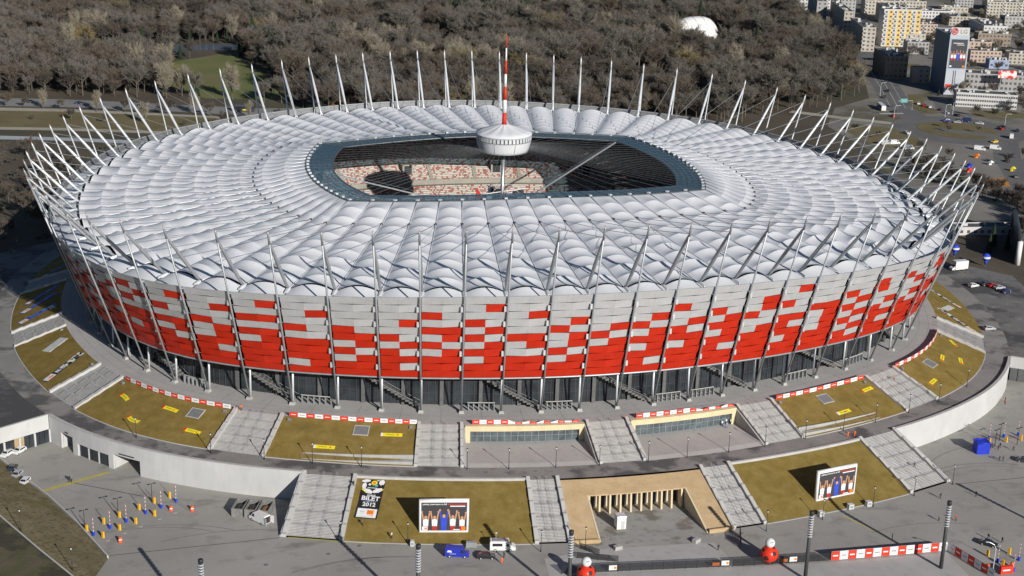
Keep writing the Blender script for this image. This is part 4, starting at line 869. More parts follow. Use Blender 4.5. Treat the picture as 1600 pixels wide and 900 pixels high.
# ------------------------------------------------------------------ inflatable ball figures
for i, (x, y) in enumerate(((-22.6, -184.6), (22.0, -183.6))):
    E = empty('ball_figure', (x, y, ZP)); tag(E, 'red inflatable ball with black spots under a white ball, %s' % ('beside the mast' if i == 0 else 'right of the portal'), 'inflatable figure', 'inflatable ball figures')
    b = MB(); b.ball((0, 0, 2.2), 2.15, 20, 14, (1, 1, .95)); b.build('red_ball', flat('inflatable_red', (.66, .035, .012), .35), E, True)
    for az, el, r in ((-75, 25, .55), (-15, 12, .6), (-130, -5, .6), (-65, -42, .5), (60, 15, .6), (150, 10, .6), (-40, 62, .4), (-170, 40, .45), (105, 50, .45)):
        d = Vector((math.cos(R(az))*math.cos(R(el)), math.sin(R(az))*math.cos(R(el)), math.sin(R(el)))); q = MB(); q.ball((0, 0, 0), r, 10, 6, (1, 1, .12)); s = q.build('black_spot', M_print, E, True); s.location = Vector((0, 0, 2.2))+d*2.06; s.rotation_euler = d.to_track_quat('Z', 'Y').to_euler()
    w = MB(); w.ball((0, 0, 5.05), 1.15, 16, 12); w.build('white_ball', M_infl, E, True)
    q = MB(); q.box((0, -1.1, 5.55), (.65, .12, .14)); q.build('dark_mark', M_navy, E)
    f = MB(); f.lathe([(1.3, 0), (1.0, .35)], n=14); f.build('base', M_blk, E)
    for a in range(4): t = math.pi/4+a*math.pi/2; g = MB(); g.tube([(1.0*math.cos(t), 1.0*math.sin(t), 4.4), (3.2*math.cos(t), 3.2*math.sin(t), .02)], .015, 4); g.build('guy_rope', M_blk, E)

# tyre marks and drain covers
M_tm = mat('tyre_mark', (.17, .163, .152), (.22, .21, .195), scale=1.5, rough=.9)
for i, (cx_, cy_, r_, a0, a1) in enumerate(((-120, -175, 34, 60, 115), (-118, -177, 37, 58, 112), (-100, -190, 44, 70, 110), (98, -170, 26, 60, 130), (98, -170, 28, 62, 128), (110, -165, 34, 90, 160), (66, -210, 38, 70, 110), (-70, -205, 40, 75, 115), (-68, -207, 42, 76, 113))):
    m = MB(); n = 14; pts = [(a0+(a1-a0)*j/n) for j in range(n+1)]
    vs = [(cx_+(r_+e)*math.cos(R(t)), cy_+(r_+e)*math.sin(R(t)), ZP+.0135) for t in pts for e in (-.14, .14)]; m.add(vs, [(2*j, 2*j+1, 2*j+3, 2*j+2) for j in range(n)]); tag(m.build('tyre_mark', M_tm), kind='structure')
_dr = random.Random(8)
for i in range(16):
    x, y, z = (_dr.uniform(-120, 100), _dr.uniform(-178, -158), ZP) if i < 8 else (*bp(28+i*1.05, 26.5+_dr.uniform(-1.5, 1.5)).xy, ZR+.004)
    m = MB(); m.lathe([(.55, z+.012), (.5, z+.03)], (x, y, 0), 10); tag(m.build('drain_cover', M_hatch), kind='structure')
for k_ in range(20, 57):        # joints between the promenade slabs
    a, b = bp(k_+.5, -2.5, .006), bp(k_+.5, 7.9, .006); n = Vector((-(b-a).y, (b-a).x, 0)).normalized()*.04; tag(MB().quad(a-n, b-n, b+n, a+n).build('slab_joint', M_hatch), kind='structure')
for d_ in (2.4, 5.2): tag(ribbon(20, 57, [(d_, .006), (d_+.07, .006)]).build('slab_joint', M_hatch), kind='structure')
# ------------------------------------------------------------------ vehicles
M_tyre = flat('tyre', (.02, .02, .02), .8); M_win = mat('car_glass', (.02, .025, .03), rough=.08, spec=.8); M_hl = flat('head_light', (.75, .75, .72), .2); M_tl = flat('tail_light', (.4, .02, .01), .3)
def paint(nm, c): return mat('paint_'+nm, c, tuple(x*.9 for x in c), scale=2, rough=.25, spec=.5, coat=.4)
PT_ = {'white': (.72, .72, .72), 'silver': (.42, .43, .45), 'black': (.02, .02, .023), 'blue': (.02, .035, .40), 'red': (.42, .02, .015), 'dark': (.05, .055, .065), 'green': (.05, .22, .12), 'grey': (.18, .18, .19), 'yellow': (.7, .5, .04), 'navy': (.02, .03, .09)}
PROF = {'car': [(2.1, .3), (2.15, .62), (2.0, .80), (1.05, .94), (.35, 1.42), (-.95, 1.45), (-1.75, 1.02), (-2.1, .95), (-2.15, .5), (-2.1, .3)],
        'hatch': [(1.95, .3), (2.0, .65), (1.85, .84), (1.05, .98), (.45, 1.46), (-1.3, 1.48), (-1.85, 1.0), (-1.95, .5), (-1.9, .3)],
        'van': [(2.75, .35), (2.8, .8), (2.62, 1.12), (2.0, 1.35), (1.35, 2.25), (1.05, 2.45), (-2.7, 2.45), (-2.8, 2.2), (-2.8, .35)],
        'minibus': [(3.0, .35), (3.05, .85), (2.85, 1.15), (2.15, 1.4), (1.55, 2.35), (1.25, 2.62), (-2.9, 2.62), (-3.0, 2.4), (-3.0, .35)],
        'bus': [(6, .4), (6.05, 1.2), (5.9, 2.9), (5.7, 3.1), (-5.8, 3.1), (-6, 2.9), (-6, .4)]}
WD = {'car': .86, 'hatch': .84, 'van': 1.0, 'minibus': 1.03, 'bus': 1.27}
VEH = {}
def vehicle(name, kind, color, loc, rz, lab, group=None, cat=None, stripe=None):
    key = kind
    if key not in VEH:
        pr = PROF[kind]; w = WD[kind]; hmax = max(p[1] for p in pr); n = len(pr); m = MB()
        wy = lambda z: w*(1-.20*max(0, (z-hmax*.62)/(hmax*.38))) if kind in ('car', 'hatch') else w*(1-.06*max(0, (z-hmax*.6)/(hmax*.4)))
        vs = [(x, -wy(z), z) for x, z in pr]+[(x, wy(z), z) for x, z in pr]
        m.add(vs, [tuple(range(n)), tuple(range(2*n-1, n-1, -1))]+[(i, n+i, n+(i+1) % n, (i+1) % n) for i in range(n)]); body = m
        def strip(a, b, ins, e=.012):
            (x0, zz0), (x1, zz1) = a, b; d = Vector((zz1-zz0, 0, x0-x1)).normalized()*e; d = d if d.z > 0 or d.x*x0 > 0 else -d
            y0, y1 = wy(zz0)-ins, wy(zz1)-ins; q = MB(); q.quad((x0+d.x, -y0, zz0+d.z), (x0+d.x, y0, zz0+d.z), (x1+d.x, y1, zz1+d.z), (x1+d.x, -y1, zz1+d.z)); return q
        def L(a, b, t): return (a[0]+(b[0]-a[0])*t, a[1]+(b[1]-a[1])*t)
        gl = []
        if kind in ('car', 'hatch'):
            gl.append(('windscreen', strip(L(pr[3], pr[4], .08), L(pr[3], pr[4], .92), .08))); r = 5; gl.append(('rear_window', strip(L(pr[r], pr[r+1], .1), L(pr[r], pr[r+1], .85), .08)))
            for s in (-1, 1):
                q = MB(); z0, z1w = 1.0, 1.36; y0, y1 = s*(wy(z0)+.012), s*(wy(z1w)+.012); xa, xb = pr[3][0]-.25, pr[6][0]+.30; q.quad((xa, y0, z0), (xb, y0, z0), (pr[5][0]+.05, y1, z1w), (pr[4][0]-.02, y1, z1w)); gl.append(('side_window', q))
            ax = (1.3, -1.3); rw = .31
        elif kind == 'bus':
            gl.append(('windscreen', strip(L(pr[1], pr[2], .12), L(pr[1], pr[2], .95), .1)))
            for s in (-1, 1):
                for i in range(6): q = MB(); x0 = 5.3-i*1.85; y = s*(wy(2.4)+.03); q.quad((x0, y, 1.35), (x0-1.65, y, 1.35), (x0-1.65, y, 2.5), (x0, y, 2.5)); gl.append(('side_window', q))
            ax = (4.0, -3.6); rw = .48
        else:
            gl.append(('windscreen', strip(L(pr[3], pr[4], .06), L(pr[3], pr[4], .94), .1)))
            for s in (-1, 1):
                q = MB(); y = s*(w+.012); q.quad((1.75, y, 1.35), (.75, y, 1.35), (.75, s*(wy(2.1)+.012), 2.1), (1.3, s*(wy(2.1)+.012), 2.1)); gl.append(('side_window', q))
                if kind == 'minibus': q = MB(); q.quad((-.1, y, 1.4), (-2.4, y, 1.4), (-2.4, s*(wy(2.1)+.012), 2.1), (-.1, s*(wy(2.1)+.012), 2.1)); gl.append(('side_window', q))
            ax = (1.75, -1.75); rw = .36
        VEH[key] = (body, [(a, b.mesh(a, M_win)) for a, b in gl], ax, rw, w, pr, {})
    body, gl, ax, rw, w, pr, bodies = VEH[key]
    E = empty(name, loc, rz); tag(E, lab, cat or {'car': 'car', 'hatch': 'car', 'van': 'van', 'minibus': 'minibus', 'bus': 'bus'}[kind], group)
    if color not in bodies: bodies[color] = body.mesh('body', paint(color, PT_[color]))
    B_ = obj('body', bodies[color], E)
    for nm, me in gl: obj(nm, me, E)
    wm = VEH.setdefault(('wheel', rw), None)
    if wm is None:
        q = MB(); q.tube([(0, -.1, 0), (0, .1, 0)], rw, 12); hub = MB(); hub.tube([(0, -.115, 0), (0, .115, 0)], rw*.55, 10); wm = VEH[('wheel', rw)] = (q.mesh('wheel', M_tyre), hub.mesh('hub', M_steel_l))
    for x in ax:
        for s in (-1, 1): W = obj('wheel', wm[0], E, (x, s*(w-.08), rw)); obj('hub', wm[1], W)
    lm = VEH.setdefault('lights', None)
    if lm is None: q = MB(); q.box((0, 0, -.08), (.06, .32, .16)); lm = VEH['lights'] = (q.mesh('headlight', M_hl), q.mesh('tail_light', M_tl))
    for s in (-1, 1): obj('headlight', lm[0], E, (pr[1][0]-.02, s*(w*.72), pr[1][1])); obj('tail_light', lm[1], E, (pr[-2][0]+.0, s*(w*.8), pr[-2][1]+.25 if kind in ('car', 'hatch') else 1.0))
    return E
at2 = math.atan2
vw = vehicle('parked_van', 'van', 'white', (-92.0, -142.4, ZP), at2(5.5, -4.1), 'white van with open rear doors beside the skips')
for s in (-1, 1): q = MB(); q.box((0, s*.5, 0), (.06, .95, 1.9)); d = q.build('rear_door', MATS['paint_white'], vw); d.location = (-2.85, s*1.0, .45); d.rotation_euler = (0, 0, s*R(75))
q = MB(); q.quad((-2.815, -.9, .5), (-2.815, .9, .5), (-2.815, .9, 2.2), (-2.815, -.9, 2.2)); q.build('cargo_opening', M_dark, vw)
vb = vehicle('parked_van', 'van', 'blue', (-48.6, -167.8, ZP), at2(-1.9, 6.8), 'bright blue van parked below the left inflatable screen'); q = MB(); q.poly([(-2.4, -1.02, 1.45), (-1.2, -1.02, 1.45), (-1.45, -1.02, 1.95), (-2.15, -1.02, 1.95)]); q.build('white_emblem', M_ban_w, vb); q = MB(); q.poly([(-1.7, -1.02, 1.05), (-.3, -1.02, 1.05), (-.3, -1.02, 1.13), (-1.7, -1.02, 1.13)]); q.build('print_line', M_ban_w, vb)
vehicle('parked_car', 'car', 'black', (-42.2, -169.9, ZP), at2(-.9, 4.8), 'black saloon between the blue van and the white minibus')
mbv = vehicle('minibus', 'minibus', 'white', (-37.6, -166.6, ZP), at2(-1.2, 6.5), 'white minibus with a roof rack at the foot of the lower bank')
q = MB(); q.box((-.9, 0, 2.63), (3.0, 1.6, .1)); q.build('roof_rack', M_steel, mbv); q = MB(); q.tube([(-1.6, .3, 2.7), (-1.6, .3, 4.2)], .05, 5); q.tube([(-1.8, .3, 4.2), (-1.3, .3, 4.2)], .12, 6); q.build('antenna', M_steel_l, mbv)
for i, (x, y, kd, cl, rz, lb) in enumerate(((-153.6, -93.6, 'hatch', 'white', 240, 'white car nearest the left edge by the wing building'), (-150.6, -92.2, 'hatch', 'white', 235, 'white car beside the tan doors of the wing building'), (-151.6, -103.2, 'car', 'dark', 255, 'dark car parked along the embankment edge, farthest of three'), (-150.2, -107.0, 'car', 'silver', 250, 'silver car parked along the embankment edge, middle of three'), (-148.0, -111.6, 'hatch', 'white', 250, 'pale car parked along the embankment edge, nearest of three'))):
    vehicle('parked_van' if kd == 'van' else 'parked_car', kd, cl, (x, y, ZP), R(rz), lb, 'vehicles in the left service yard')
vehicle('parked_car', 'hatch', 'silver', (149.6, -62.7, ZR), 0, 'silver car standing below the right end field')
tk = vehicle('box_truck', 'van', 'white', (173, -.6, ZR), at2(-.1, -1), 'white box lorry standing right of the stadium', None, 'lorry'); q = MB(); q.box((-1.2, 0, .6), (5.4, 2.45, 3.0)); q.build('cargo_box', MATS['paint_white'], tk)
for i, (x, y, c) in enumerate(((174.0, -19.0, 'dark'), (175.6, -21.0, 'red'), (176.6, -23.6, 'silver'), (176.8, -27.8, 'navy'))): vehicle('parked_car', 'car', c, (x, y, ZR), R(12), '%s car in the short row parked right of the stadium' % {'dark': 'charcoal', 'red': 'red', 'silver': 'silver', 'navy': 'dark navy'}[c], 'row of cars right of the stadium')
vehicle('parked_car', 'hatch', 'white', (168.4, -20.2, ZR), R(15), 'small white car alone on the yard right of the stadium')
vehicle('parked_car', 'car', 'black', (78.0, -185.4, ZP), at2(-3.1, 3.0), 'black car waiting at the lower right barriers')
vehicle('parked_car', 'car', 'dark', (113.5, -143.8, ZP), R(-40), 'dark car cut by the right edge of the picture')
# skips
for i in range(3):
    E = empty('skip', (-96.3+i*3.0, -136.6-i*1.05, ZP), at2(-1.05, 3.0)); tag(E, ['open grey skip nearest the white wall', 'middle open grey skip', 'open skip with orange rubble next to the lower stairs'][i], 'skip', 'skips by the white wall')
    m = MB()
    for a, b, c, d in ((-1.3, 0, .12, 5.4), (1.3, 0, .12, 5.4), (0, 2.64, 2.5, .12), (0, -2.64, 2.5, .12)): m.box((a, b, .15), (c, d, 2.1))
    m.box((0, 0, .0), (2.7, 5.4, .14)); m.build('shell', mat('skip_steel', (.22, .23, .22), (.14, .13, .12), scale=.8, rough=.7), E)
    c = MB(); c.ball((0, 0, 1.1), 1.2, 10, 6, (1.02, 2.15, .5)); c.build('contents', M_blk if i < 2 else mat('rubble', (.32, .15, .04), (.1, .08, .06), scale=1), E)
    for y in (-1.6, 0, 1.6):
        for s in (-1, 1): r = MB(); r.box((s*1.4, y, .2), (.1, .12, 2.0)); r.build('rib', MATS['skip_steel'], E)
# kiosk and blocks in the portal court, cabin at the right barriers
E = empty('kiosk', (-7.0, -160.8, ZP)); tag(E, 'white box kiosk standing in the portal court', 'kiosk'); q = MB(); q.box((0, 0, .1), (2.3, 2.3, 3.2)); q.build('cabin', M_infl, E); q = MB(); q.box((0, 0, 3.301), (2.5, 2.5, .2), 0, .9); q.build('roof', M_steel_l, E); q = MB(); q.box((.3, -1.16, .2), (.9, .05, 2.1)); q.build('door', M_conc_w, E)
for i, (x, y) in enumerate(((-10.8, -171.2), (8.8, -171.2))): E = empty('concrete_block', (x, y, ZP), R(12+i*20)); tag(E, ('left' if i == 0 else 'right')+' of two loose concrete blocks in front of the portal', 'block', 'blocks before the portal'); q = MB(); q.box((0, 0, 0), (2.0, 1.2, .9), 0, .94); q.build('block_body', M_conc, E); q = MB(); q.tube([(-.3, 0, .88), (0, 0, 1.05), (.3, 0, .88)], .04, 4); q.build('lifting_eye', M_steel, E)
E = empty('ticket_cabin', (105.0, -135.6, ZP), R(-8)); tag(E, 'bright blue inflatable cabin among the right-hand barriers', 'cabin'); q = MB(); q.box((0, 0, 0), (3.6, 3.2, 3.2), 0, .97); q.build('cabin_body', mat('tarp_blue', (.015, .03, .50), (.02, .05, .42), scale=1.5, rough=.4, bump=.08, bscale=2), E)
q = MB(); q.tube([(-1.75, -1.55, 3.2), (1.75, -1.55, 3.2), (1.75, 1.55, 3.2), (-1.75, 1.55, 3.2)], .25, 8, closed=True); q.build('roof_tube', MATS['tarp_blue'], E, True); q = MB(); q.box((1.85, .2, 0), (.1, 1.0, 2.0)); q.build('door', M_ban_w, E)
# equipment cabinets and generators at the foot of the lower bank
for i, (x, y, w, lab) in enumerate(((-44.5, -164.0, 2.6, 'grey generator trailer beside the white minibus'), (-58.0, -161.0, 1.0, 'grey cabinet at the foot of the left lower field'), (53.4, -161.5, 1.5, 'pale cube near the middle of the right lower field edge'), (58.7, -160.8, 1.4, 'pale cube beside the lamp at the right lower field'), (44.3, -163.8, 1.3, 'grey cabinet beside the lamp left of the right screen'))):
    E = empty('equipment_box', (x, y, ZP), R(-10 if i < 2 else 10)); tag(E, lab, 'equipment box'); q = MB(); q.box((0, 0, .1), (w, 1.1, 1.3), 0, .95); q.build('casing', M_steel_l if i != 0 else M_steel, E); q = MB(); q.box((0, -.56, .5), (w*.6, .04, .6)); q.build('panel', M_steel, E)
# ------------------------------------------------------------------ parking barriers
def barrier(p, kind, rz, lab, grp):
    E = empty({'y': 'ticket_post', 'b': 'barrier', 'o': 'traffic_cone_barrel'}[kind], (p[0], p[1], ZP), rz)
    if kind == 'y':
        tag(E, lab, 'ticket post', grp); q = MB(); q.box((0, 0, .12), (.58, .45, 1.5), 0, .92); q.build('casing', flat('post_yellow', (.78, .42, .02)), E); q = MB(); q.box((0, 0, 1.622), (.6, .5, .06)); q.build('cap', MATS['post_yellow'], E); q = MB(); q.box((0, 0, 0), (.9, .7, .12)); q.build('foot', M_conc, E)
    elif kind == 'b':
        tag(E, lab, 'barrier', grp); q = MB(); q.box((0, 0, 0), (.6, .5, 1.0), 0, .9); q.build('housing', flat('post_blue', (.02, .06, .50)), E)
        for i in range(8): q = MB(); q.box((0, 0, 1.0+i*.5), (.09, .11, .5)); q.build('boom_section', flat('boom_red', (.5, .12, .1)) if i % 2 else M_ban_w, E)
    else:
        tag(E, lab, 'barrel', grp); q = MB(); q.lathe([(.55, 0), (.55, .25), (.42, .3), (.38, 1.2), (.25, 1.35)], n=12); q.build('barrel', flat('barrel_orange', (.78, .10, .015)), E, True); q = MB(); q.lathe([(.425, .6), (.405, .85)], n=12, cap=False); q.build('reflective_band', M_ban_w, E)
ISL = [((-132.1, -140.3), (-130.5, -142.8), (-128.3, -144.5), 'y'), ((-128.3, -137.3), (-126.8, -139.9), (-124.6, -141.3), 'y'), ((-124.7, -134.6), (-123.1, -137.2), (-120.9, -138.6), 'y'), ((-120.1, -131.3), (-118.6, -133.6), (-116.5, -135.4), 'y'), ((-116.5, -128.4), (-114.9, -131.2), (-112.6, -133.0), 'o'), ((-112.8, -125.9), (-111.3, -128.6), (-107.6, -133.9), 'o')]
M_isl = mat('island_kerb', (.30, .29, .275), (.25, .24, .23), scale=.6, rough=.9)
for i, (a, b, c, ck) in enumerate(ISL):
    rz = at2(c[1]-a[1], c[0]-a[0])
    E = empty('traffic_island', ((a[0]+c[0])/2+.5, (a[1]+c[1])/2-.6, ZP), rz); tag(E, '%s narrow kerbed island from the left in the barrier row' % ORD[i], 'traffic island', 'islands of the left barrier row'); q = MB(); n = 10; pts = []
    for s in (1, -1):
        for t in range(n//2+1): an = -math.pi/2+math.pi*t/(n//2); pts.append((s*(3.6+.55*math.cos(an)), s*.55*math.sin(an)))
    q.prism(pts, 0, .13); q.build('kerb_stone', M_isl, E)
    for p in (a, b, c): pass
    barrier((a[0], a[1]), 'y', rz, 'yellow ticket post at the back of the %s barrier lane from the left' % ORD[i], 'left barrier ticket posts'); barrier((b[0], b[1]), 'b', rz, 'raised striped boom on a blue base, %s lane from the left' % ORD[i], 'left barriers'); barrier((c[0], c[1]), ck, rz, ('yellow ticket post at the front of the %s barrier lane from the left' if ck == 'y' else 'orange barrel at the front of the %s barrier lane from the left') % ORD[i], 'left barrier ticket posts' if ck == 'y' else 'orange barrels')
barrier((-124.4, -147.1), 'o', 0, 'orange barrel standing alone before the left barrier row', 'orange barrels')
RI = [((110.5, -130.8), (112.1, -128.0), 0), ((115.7, -130.8), (116.9, -127.6), 1), ((120.6, -130.4), (121.6, -127.3), 2), ((74.9, -190.3), (75.7, -193.4), 3), ((80.6, -190.3), (81.1, -193.6), 4), ((75.9, -195.3), (77, -198), 5)]
for y_, b_, i in RI:
    lane = ['first lane beside the blue cabin', 'second lane right of the blue cabin', 'lane at the right edge beyond the blue cabin', 'lower right lane by the black car', 'lower right lane at the picture edge', 'lowest lane in the right corner'][i]
    barrier(y_, 'y', R(-60), 'yellow ticket post in the '+lane, 'right barrier posts'); barrier(b_, 'b', R(-60), 'raised boom on blue base, '+lane, 'right barriers')
for i, p in enumerate(((71.6, -196.0), (77.7, -196.2))): barrier(p, 'o', 0, ('left' if i == 0 else 'right')+' orange barrel in the lower right corner', 'orange barrels')
def twin_lamp(x, y, lab):
    E = empty('twin_lamp', (x, y, ZP), R(20)); tag(E, lab, 'street lamp', 'twin lamps of the barrier rows'); q = MB(); q.tube([(0, 0, 0), (0, 0, 5.2)], [.1, .07], 6); q.build('pole', M_blk, E); q = MB(); q.tube([(-.8, 0, 5.15), (.8, 0, 5.15)], .05, 4); q.build('cross_arm', M_blk, E)
    for s in (-1, 1): q = MB(); q.box((s*.75, 0, 5.05), (.7, .35, .14)); q.build('lamp_head', M_blk, E)
for i, p in enumerate(((-132.6, -139.4), (-125.0, -134.3), (-117.0, -127.8), (110.9, -133.0), (117.8, -133.0), (114.4, -129.5))): twin_lamp(*p, 'black twin-headed lamp over the %s' % ['leftmost barrier lane', 'middle of the left barrier row', 'right end of the left barrier row', 'barrier lane beside the blue cabin', 'barrier lane at the right edge', 'far side of the right barriers'][i])
E = empty('street_lamp', (70.6, -199.5, ZP)); tag(E, 'pale curved street lamp at the lower right corner', 'street lamp'); q = MB(); q.tube([(0, 0, 0), (0, 0, 7.2), (-.4, .2, 8.2), (-1.6, .6, 8.8)], [.12, .09, .08, .07], 6); q.build('pole', M_steel_l, E); q = MB(); q.box((-1.9, .7, 8.72), (.8, .35, .16), R(160)); q.build('lamp_head', M_steel_l, E)
E = empty('banner_box', (74.6, -198.8, ZP)); tag(E, 'red banner cube in the lower right corner', 'banner'); q = MB(); q.box((0, 0, .2), (3.2, .8, 1.9)); q.build('cover', M_ban_r, E); q = MB(); q.box((-.2, -.41, 1.0), (1.9, .02, .35)); q.build('print_line', M_ban_w, E)

# ------------------------------------------------------------------ people
def person_mesh(pose):
    st = {'stand': (0, 0), 'walk': (.28, -.28), 'reach': (.10, -.12)}[pose]; a, b = st
    J = [(0, 0, .96), (0, 0, 1.16), (0, .0, 1.38), (0, 0, 1.50), (0, .015, 1.60), (0, .02, 1.72), (.10, 0, .92), (.11, a*.5+.02, .50), (.11, a*.9-.06, .09), (.11, a*.9+.12, .04), (-.10, 0, .92), (-.11, b*.5+.03, .50), (-.11, b*.9-.06, .09), (-.11, b*.9+.12, .04),
         (.19, 0, 1.42), (.26, b*.5-.02, 1.15), (.25, b*.8+.10, .92), (.24, b*.9+.13, .80), (-.19, 0, 1.42), (-.26, a*.5-.02, 1.15), (-.25, a*.8+.10, .92), (-.24, a*.9+.13, .80)]
    if pose == 'reach': J[19] = (-.27, .18, 1.22); J[20] = (-.2, .45, 1.25); J[21] = (-.18, .55, 1.26)
    rr = [.15, .14, .165, .065, .085, .10, .10, .075, .055, .045, .10, .075, .055, .045, .075, .055, .042, .04, .075, .055, .042, .04]
    Ed = [(0, 1), (1, 2), (2, 3), (3, 4), (4, 5), (0, 6), (6, 7), (7, 8), (8, 9), (0, 10), (10, 11), (11, 12), (12, 13), (2, 14), (14, 15), (15, 16), (16, 17), (2, 18), (18, 19), (19, 20), (20, 21)]
    me = bpy.data.meshes.new('t'); me.from_pydata(J, Ed, []); o = bpy.data.objects.new('t', me); COL.objects.link(o); md = o.modifiers.new('s', 'SKIN')
    for i, v in enumerate(me.skin_vertices[0].data): v.radius = (rr[i], rr[i]*(.8 if i in (0, 1, 2) else 1)); v.use_root = i == 0
    sb = o.modifiers.new('b', 'SUBSURF'); sb.levels = 1; sb.render_levels = 1
    dg = bpy.context.evaluated_depsgraph_get(); r = bpy.data.meshes.new_from_object(o.evaluated_get(dg)); bpy.data.objects.remove(o); return r
PM = {p: person_mesh(p) for p in ('stand', 'walk', 'reach')}; PC = {}
M_skn = flat('skin', (.45, .26, .18)); CL = {'dark': (.025, .027, .035), 'navy': (.02, .03, .08), 'orange': (.80, .13, .015), 'white': (.70, .72, .76), 'grey': (.12, .12, .13), 'red': (.5, .05, .03), 'blue': (.05, .12, .4), 'brown': (.08, .05, .03)}
def person(x, y, z, rz, pose, top, low, lab, hair='brown', grp=None):
    key = (pose, top, low, hair)
    if key not in PC:
        me = PM[pose].copy(); me.materials.clear()
        for c in (top, low, 'skin', hair): me.materials.append(M_skn if c == 'skin' else flat('cloth_'+c, CL[c], .85))
        for f in me.polygons:
            c = f.center; i = 0
            if c.z < .93 and abs(c.x) < .2: i = 1
            if c.z > 1.5: i = 2
            if c.z > 1.66 or (c.z > 1.56 and c.y < -.03): i = 3
            if abs(c.x) > .19 and c.z < .87: i = 2
            if c.z < .09: i = 3
            f.material_index = i; f.use_smooth = True
        PC[key] = me
    o = obj('person', PC[key], None, (x, y, z), rz); tag(o, lab, 'person', grp); return o
PP = [(-137.2, -112.2, ZP, 40, 'stand', 'dark', 'dark', 'person in dark clothes on the left yard near the yellow line'), (-136.6, -112.7, ZP, 200, 'walk', 'grey', 'dark', 'person in grey beside the dark-clothed one near the yellow line'),
      (79.2, -160.1, ZP, 30, 'walk', 'dark', 'dark', 'person in black walking below the right lower stairs'), (89.0, -160.7, ZP, 100, 'stand', 'navy', 'dark', 'person in navy beside the long mast shadow at right'), (76.7, -172.3, ZP, 200, 'walk', 'red', 'dark', 'person with a red top right of the ribbed mast'), (72.5, -171.5, ZP, 20, 'stand', 'grey', 'dark', 'person in grey partly behind the ribbed mast'), (79.6, -182.6, ZP, 130, 'walk', 'dark', 'navy', 'person in dark clothes behind the black car'), (82.0, -184.8, ZP, 300, 'walk', 'dark', 'dark', 'person in black standing right of the black car'), (56.2, -178.5, ZP, 60, 'stand', 'grey', 'dark', 'person in grey on the open plaza under the mast shadow'),
      (-39.3, -173.2, ZP, 180, 'stand', 'orange', 'orange', 'worker in orange overalls before the white minibus'), (-38.2, -170.6, ZP, 0, 'reach', 'dark', 'dark', 'person in black at the open door of the minibus'), (130.5, -105.7, ZP, 90, 'stand', 'orange', 'dark', 'worker in an orange jacket at the right garage front'), (131.6, -104.0, ZP, 90, 'walk', 'dark', 'dark', 'person in black at the right garage front'),
      (64.7, -135.0, ZR, 0, 'stand', 'orange', 'orange', 'left of two orange-clad workers on the ring road'), (66.7, -134.9, ZR, 0, 'walk', 'orange', 'orange', 'right of two orange-clad workers on the ring road'), (-93.4, -102.3, 0, 0, 'stand', 'orange', 'dark', 'worker in orange at the end of the left banner rail'),
      (33.3, -123.3, -4.62, 0, 'stand', 'white', 'navy', 'person in white at the corner of the right sunken entrance'), (34.0, -124.6, -4.62, 120, 'walk', 'white', 'blue', 'person in white and blue nearest the viewer in the right sunken entrance'), (36.0, -122.4, -4.62, 240, 'stand', 'white', 'dark', 'person in white beside the side wall of the right entrance'), (34.8, -122.2, -4.62, 10, 'reach', 'white', 'navy', 'person in white between the others in the right entrance'),
      (107.9, -133.2, ZP, 0, 'stand', 'dark', 'dark', 'person in black closest to the blue cabin'), (109.0, -134.0, ZP, 90, 'stand', 'dark', 'navy', 'person in dark blue in the group by the blue cabin'), (110.0, -133.4, ZP, 190, 'walk', 'grey', 'dark', 'person in grey in the group by the blue cabin'), (110.6, -135.2, ZP, 30, 'stand', 'dark', 'dark', 'front person of the group by the blue cabin'), (111.8, -134.1, ZP, 300, 'walk', 'dark', 'dark', 'last person at the right of the cabin group'), (106.9, -142.0, ZP, 30, 'walk', 'dark', 'dark', 'left of a couple walking below the blue cabin'), (107.9, -142.2, ZP, 30, 'walk', 'brown', 'dark', 'right of a couple walking below the blue cabin'), (114.6, -136.4, ZP, 60, 'walk', 'dark', 'dark', 'lone walker in black under the right barriers'),
      (-14.6, -160.4, ZP, 100, 'walk', 'dark', 'dark', 'person in black beside the left flank of the portal court'), (16.0, -161.5, ZP, 250, 'stand', 'dark', 'navy', 'person in dark clothes beside the right flank of the portal'), (12.5, -176.0, ZP, 0, 'stand', 'dark', 'dark', 'person in black by the open gate right of the portal')]
for i, (x, y, z, rz, po, tp, lw, lb) in enumerate(PP): person(x, y, z, R(rz), po, tp, lw, lb)
for k, d, w, lb, tp, po in ((29.35, 43.5, 2, 'person in dark clothes climbing the right lower stairs', 'dark', 'walk'), (41.15, 33.6, 2, 'person in black crouched near the top of the ticket poster', 'dark', 'reach'), (40.85, 45.6, 2, 'person in grey below the ticket poster', 'grey', 'walk'), (27.45, 12.5, 1, 'worker in orange on the upper stairs at right', 'orange', 'walk'), (40.3, 49.0, 2, 'worker in white low on the left lower field', 'white', 'stand')):
    p = bp(k, d, (z1 if w == 1 else z2)(d)+(.25 if tp == 'orange' or k < 30 else .08)); person(p.x, p.y, p.z, R(60), po, tp, 'dark', lb)
for i, (k, d) in enumerate(((43.98, 8.4), (35.0, 7.6), (37.4, 7.2), (27.0, 8.3))):
    p = bp(k, d, 0); E = empty('safety_cone', p); tag(E, 'orange safety cone at the promenade edge, %s from the left' % ORD[[0, 2, 1, 3][i]], 'cone', 'cones on the promenade'); q = MB(); q.lathe([(.45, 0), (.45, .08), (.3, .1), (.06, 1.0)], n=10); q.build('cone_body', MATS['barrel_orange'], E, True); q = MB(); q.lathe([(.22, .4), (.16, .62)], n=10, cap=False); q.build('reflective_band', M_ban_w, E)
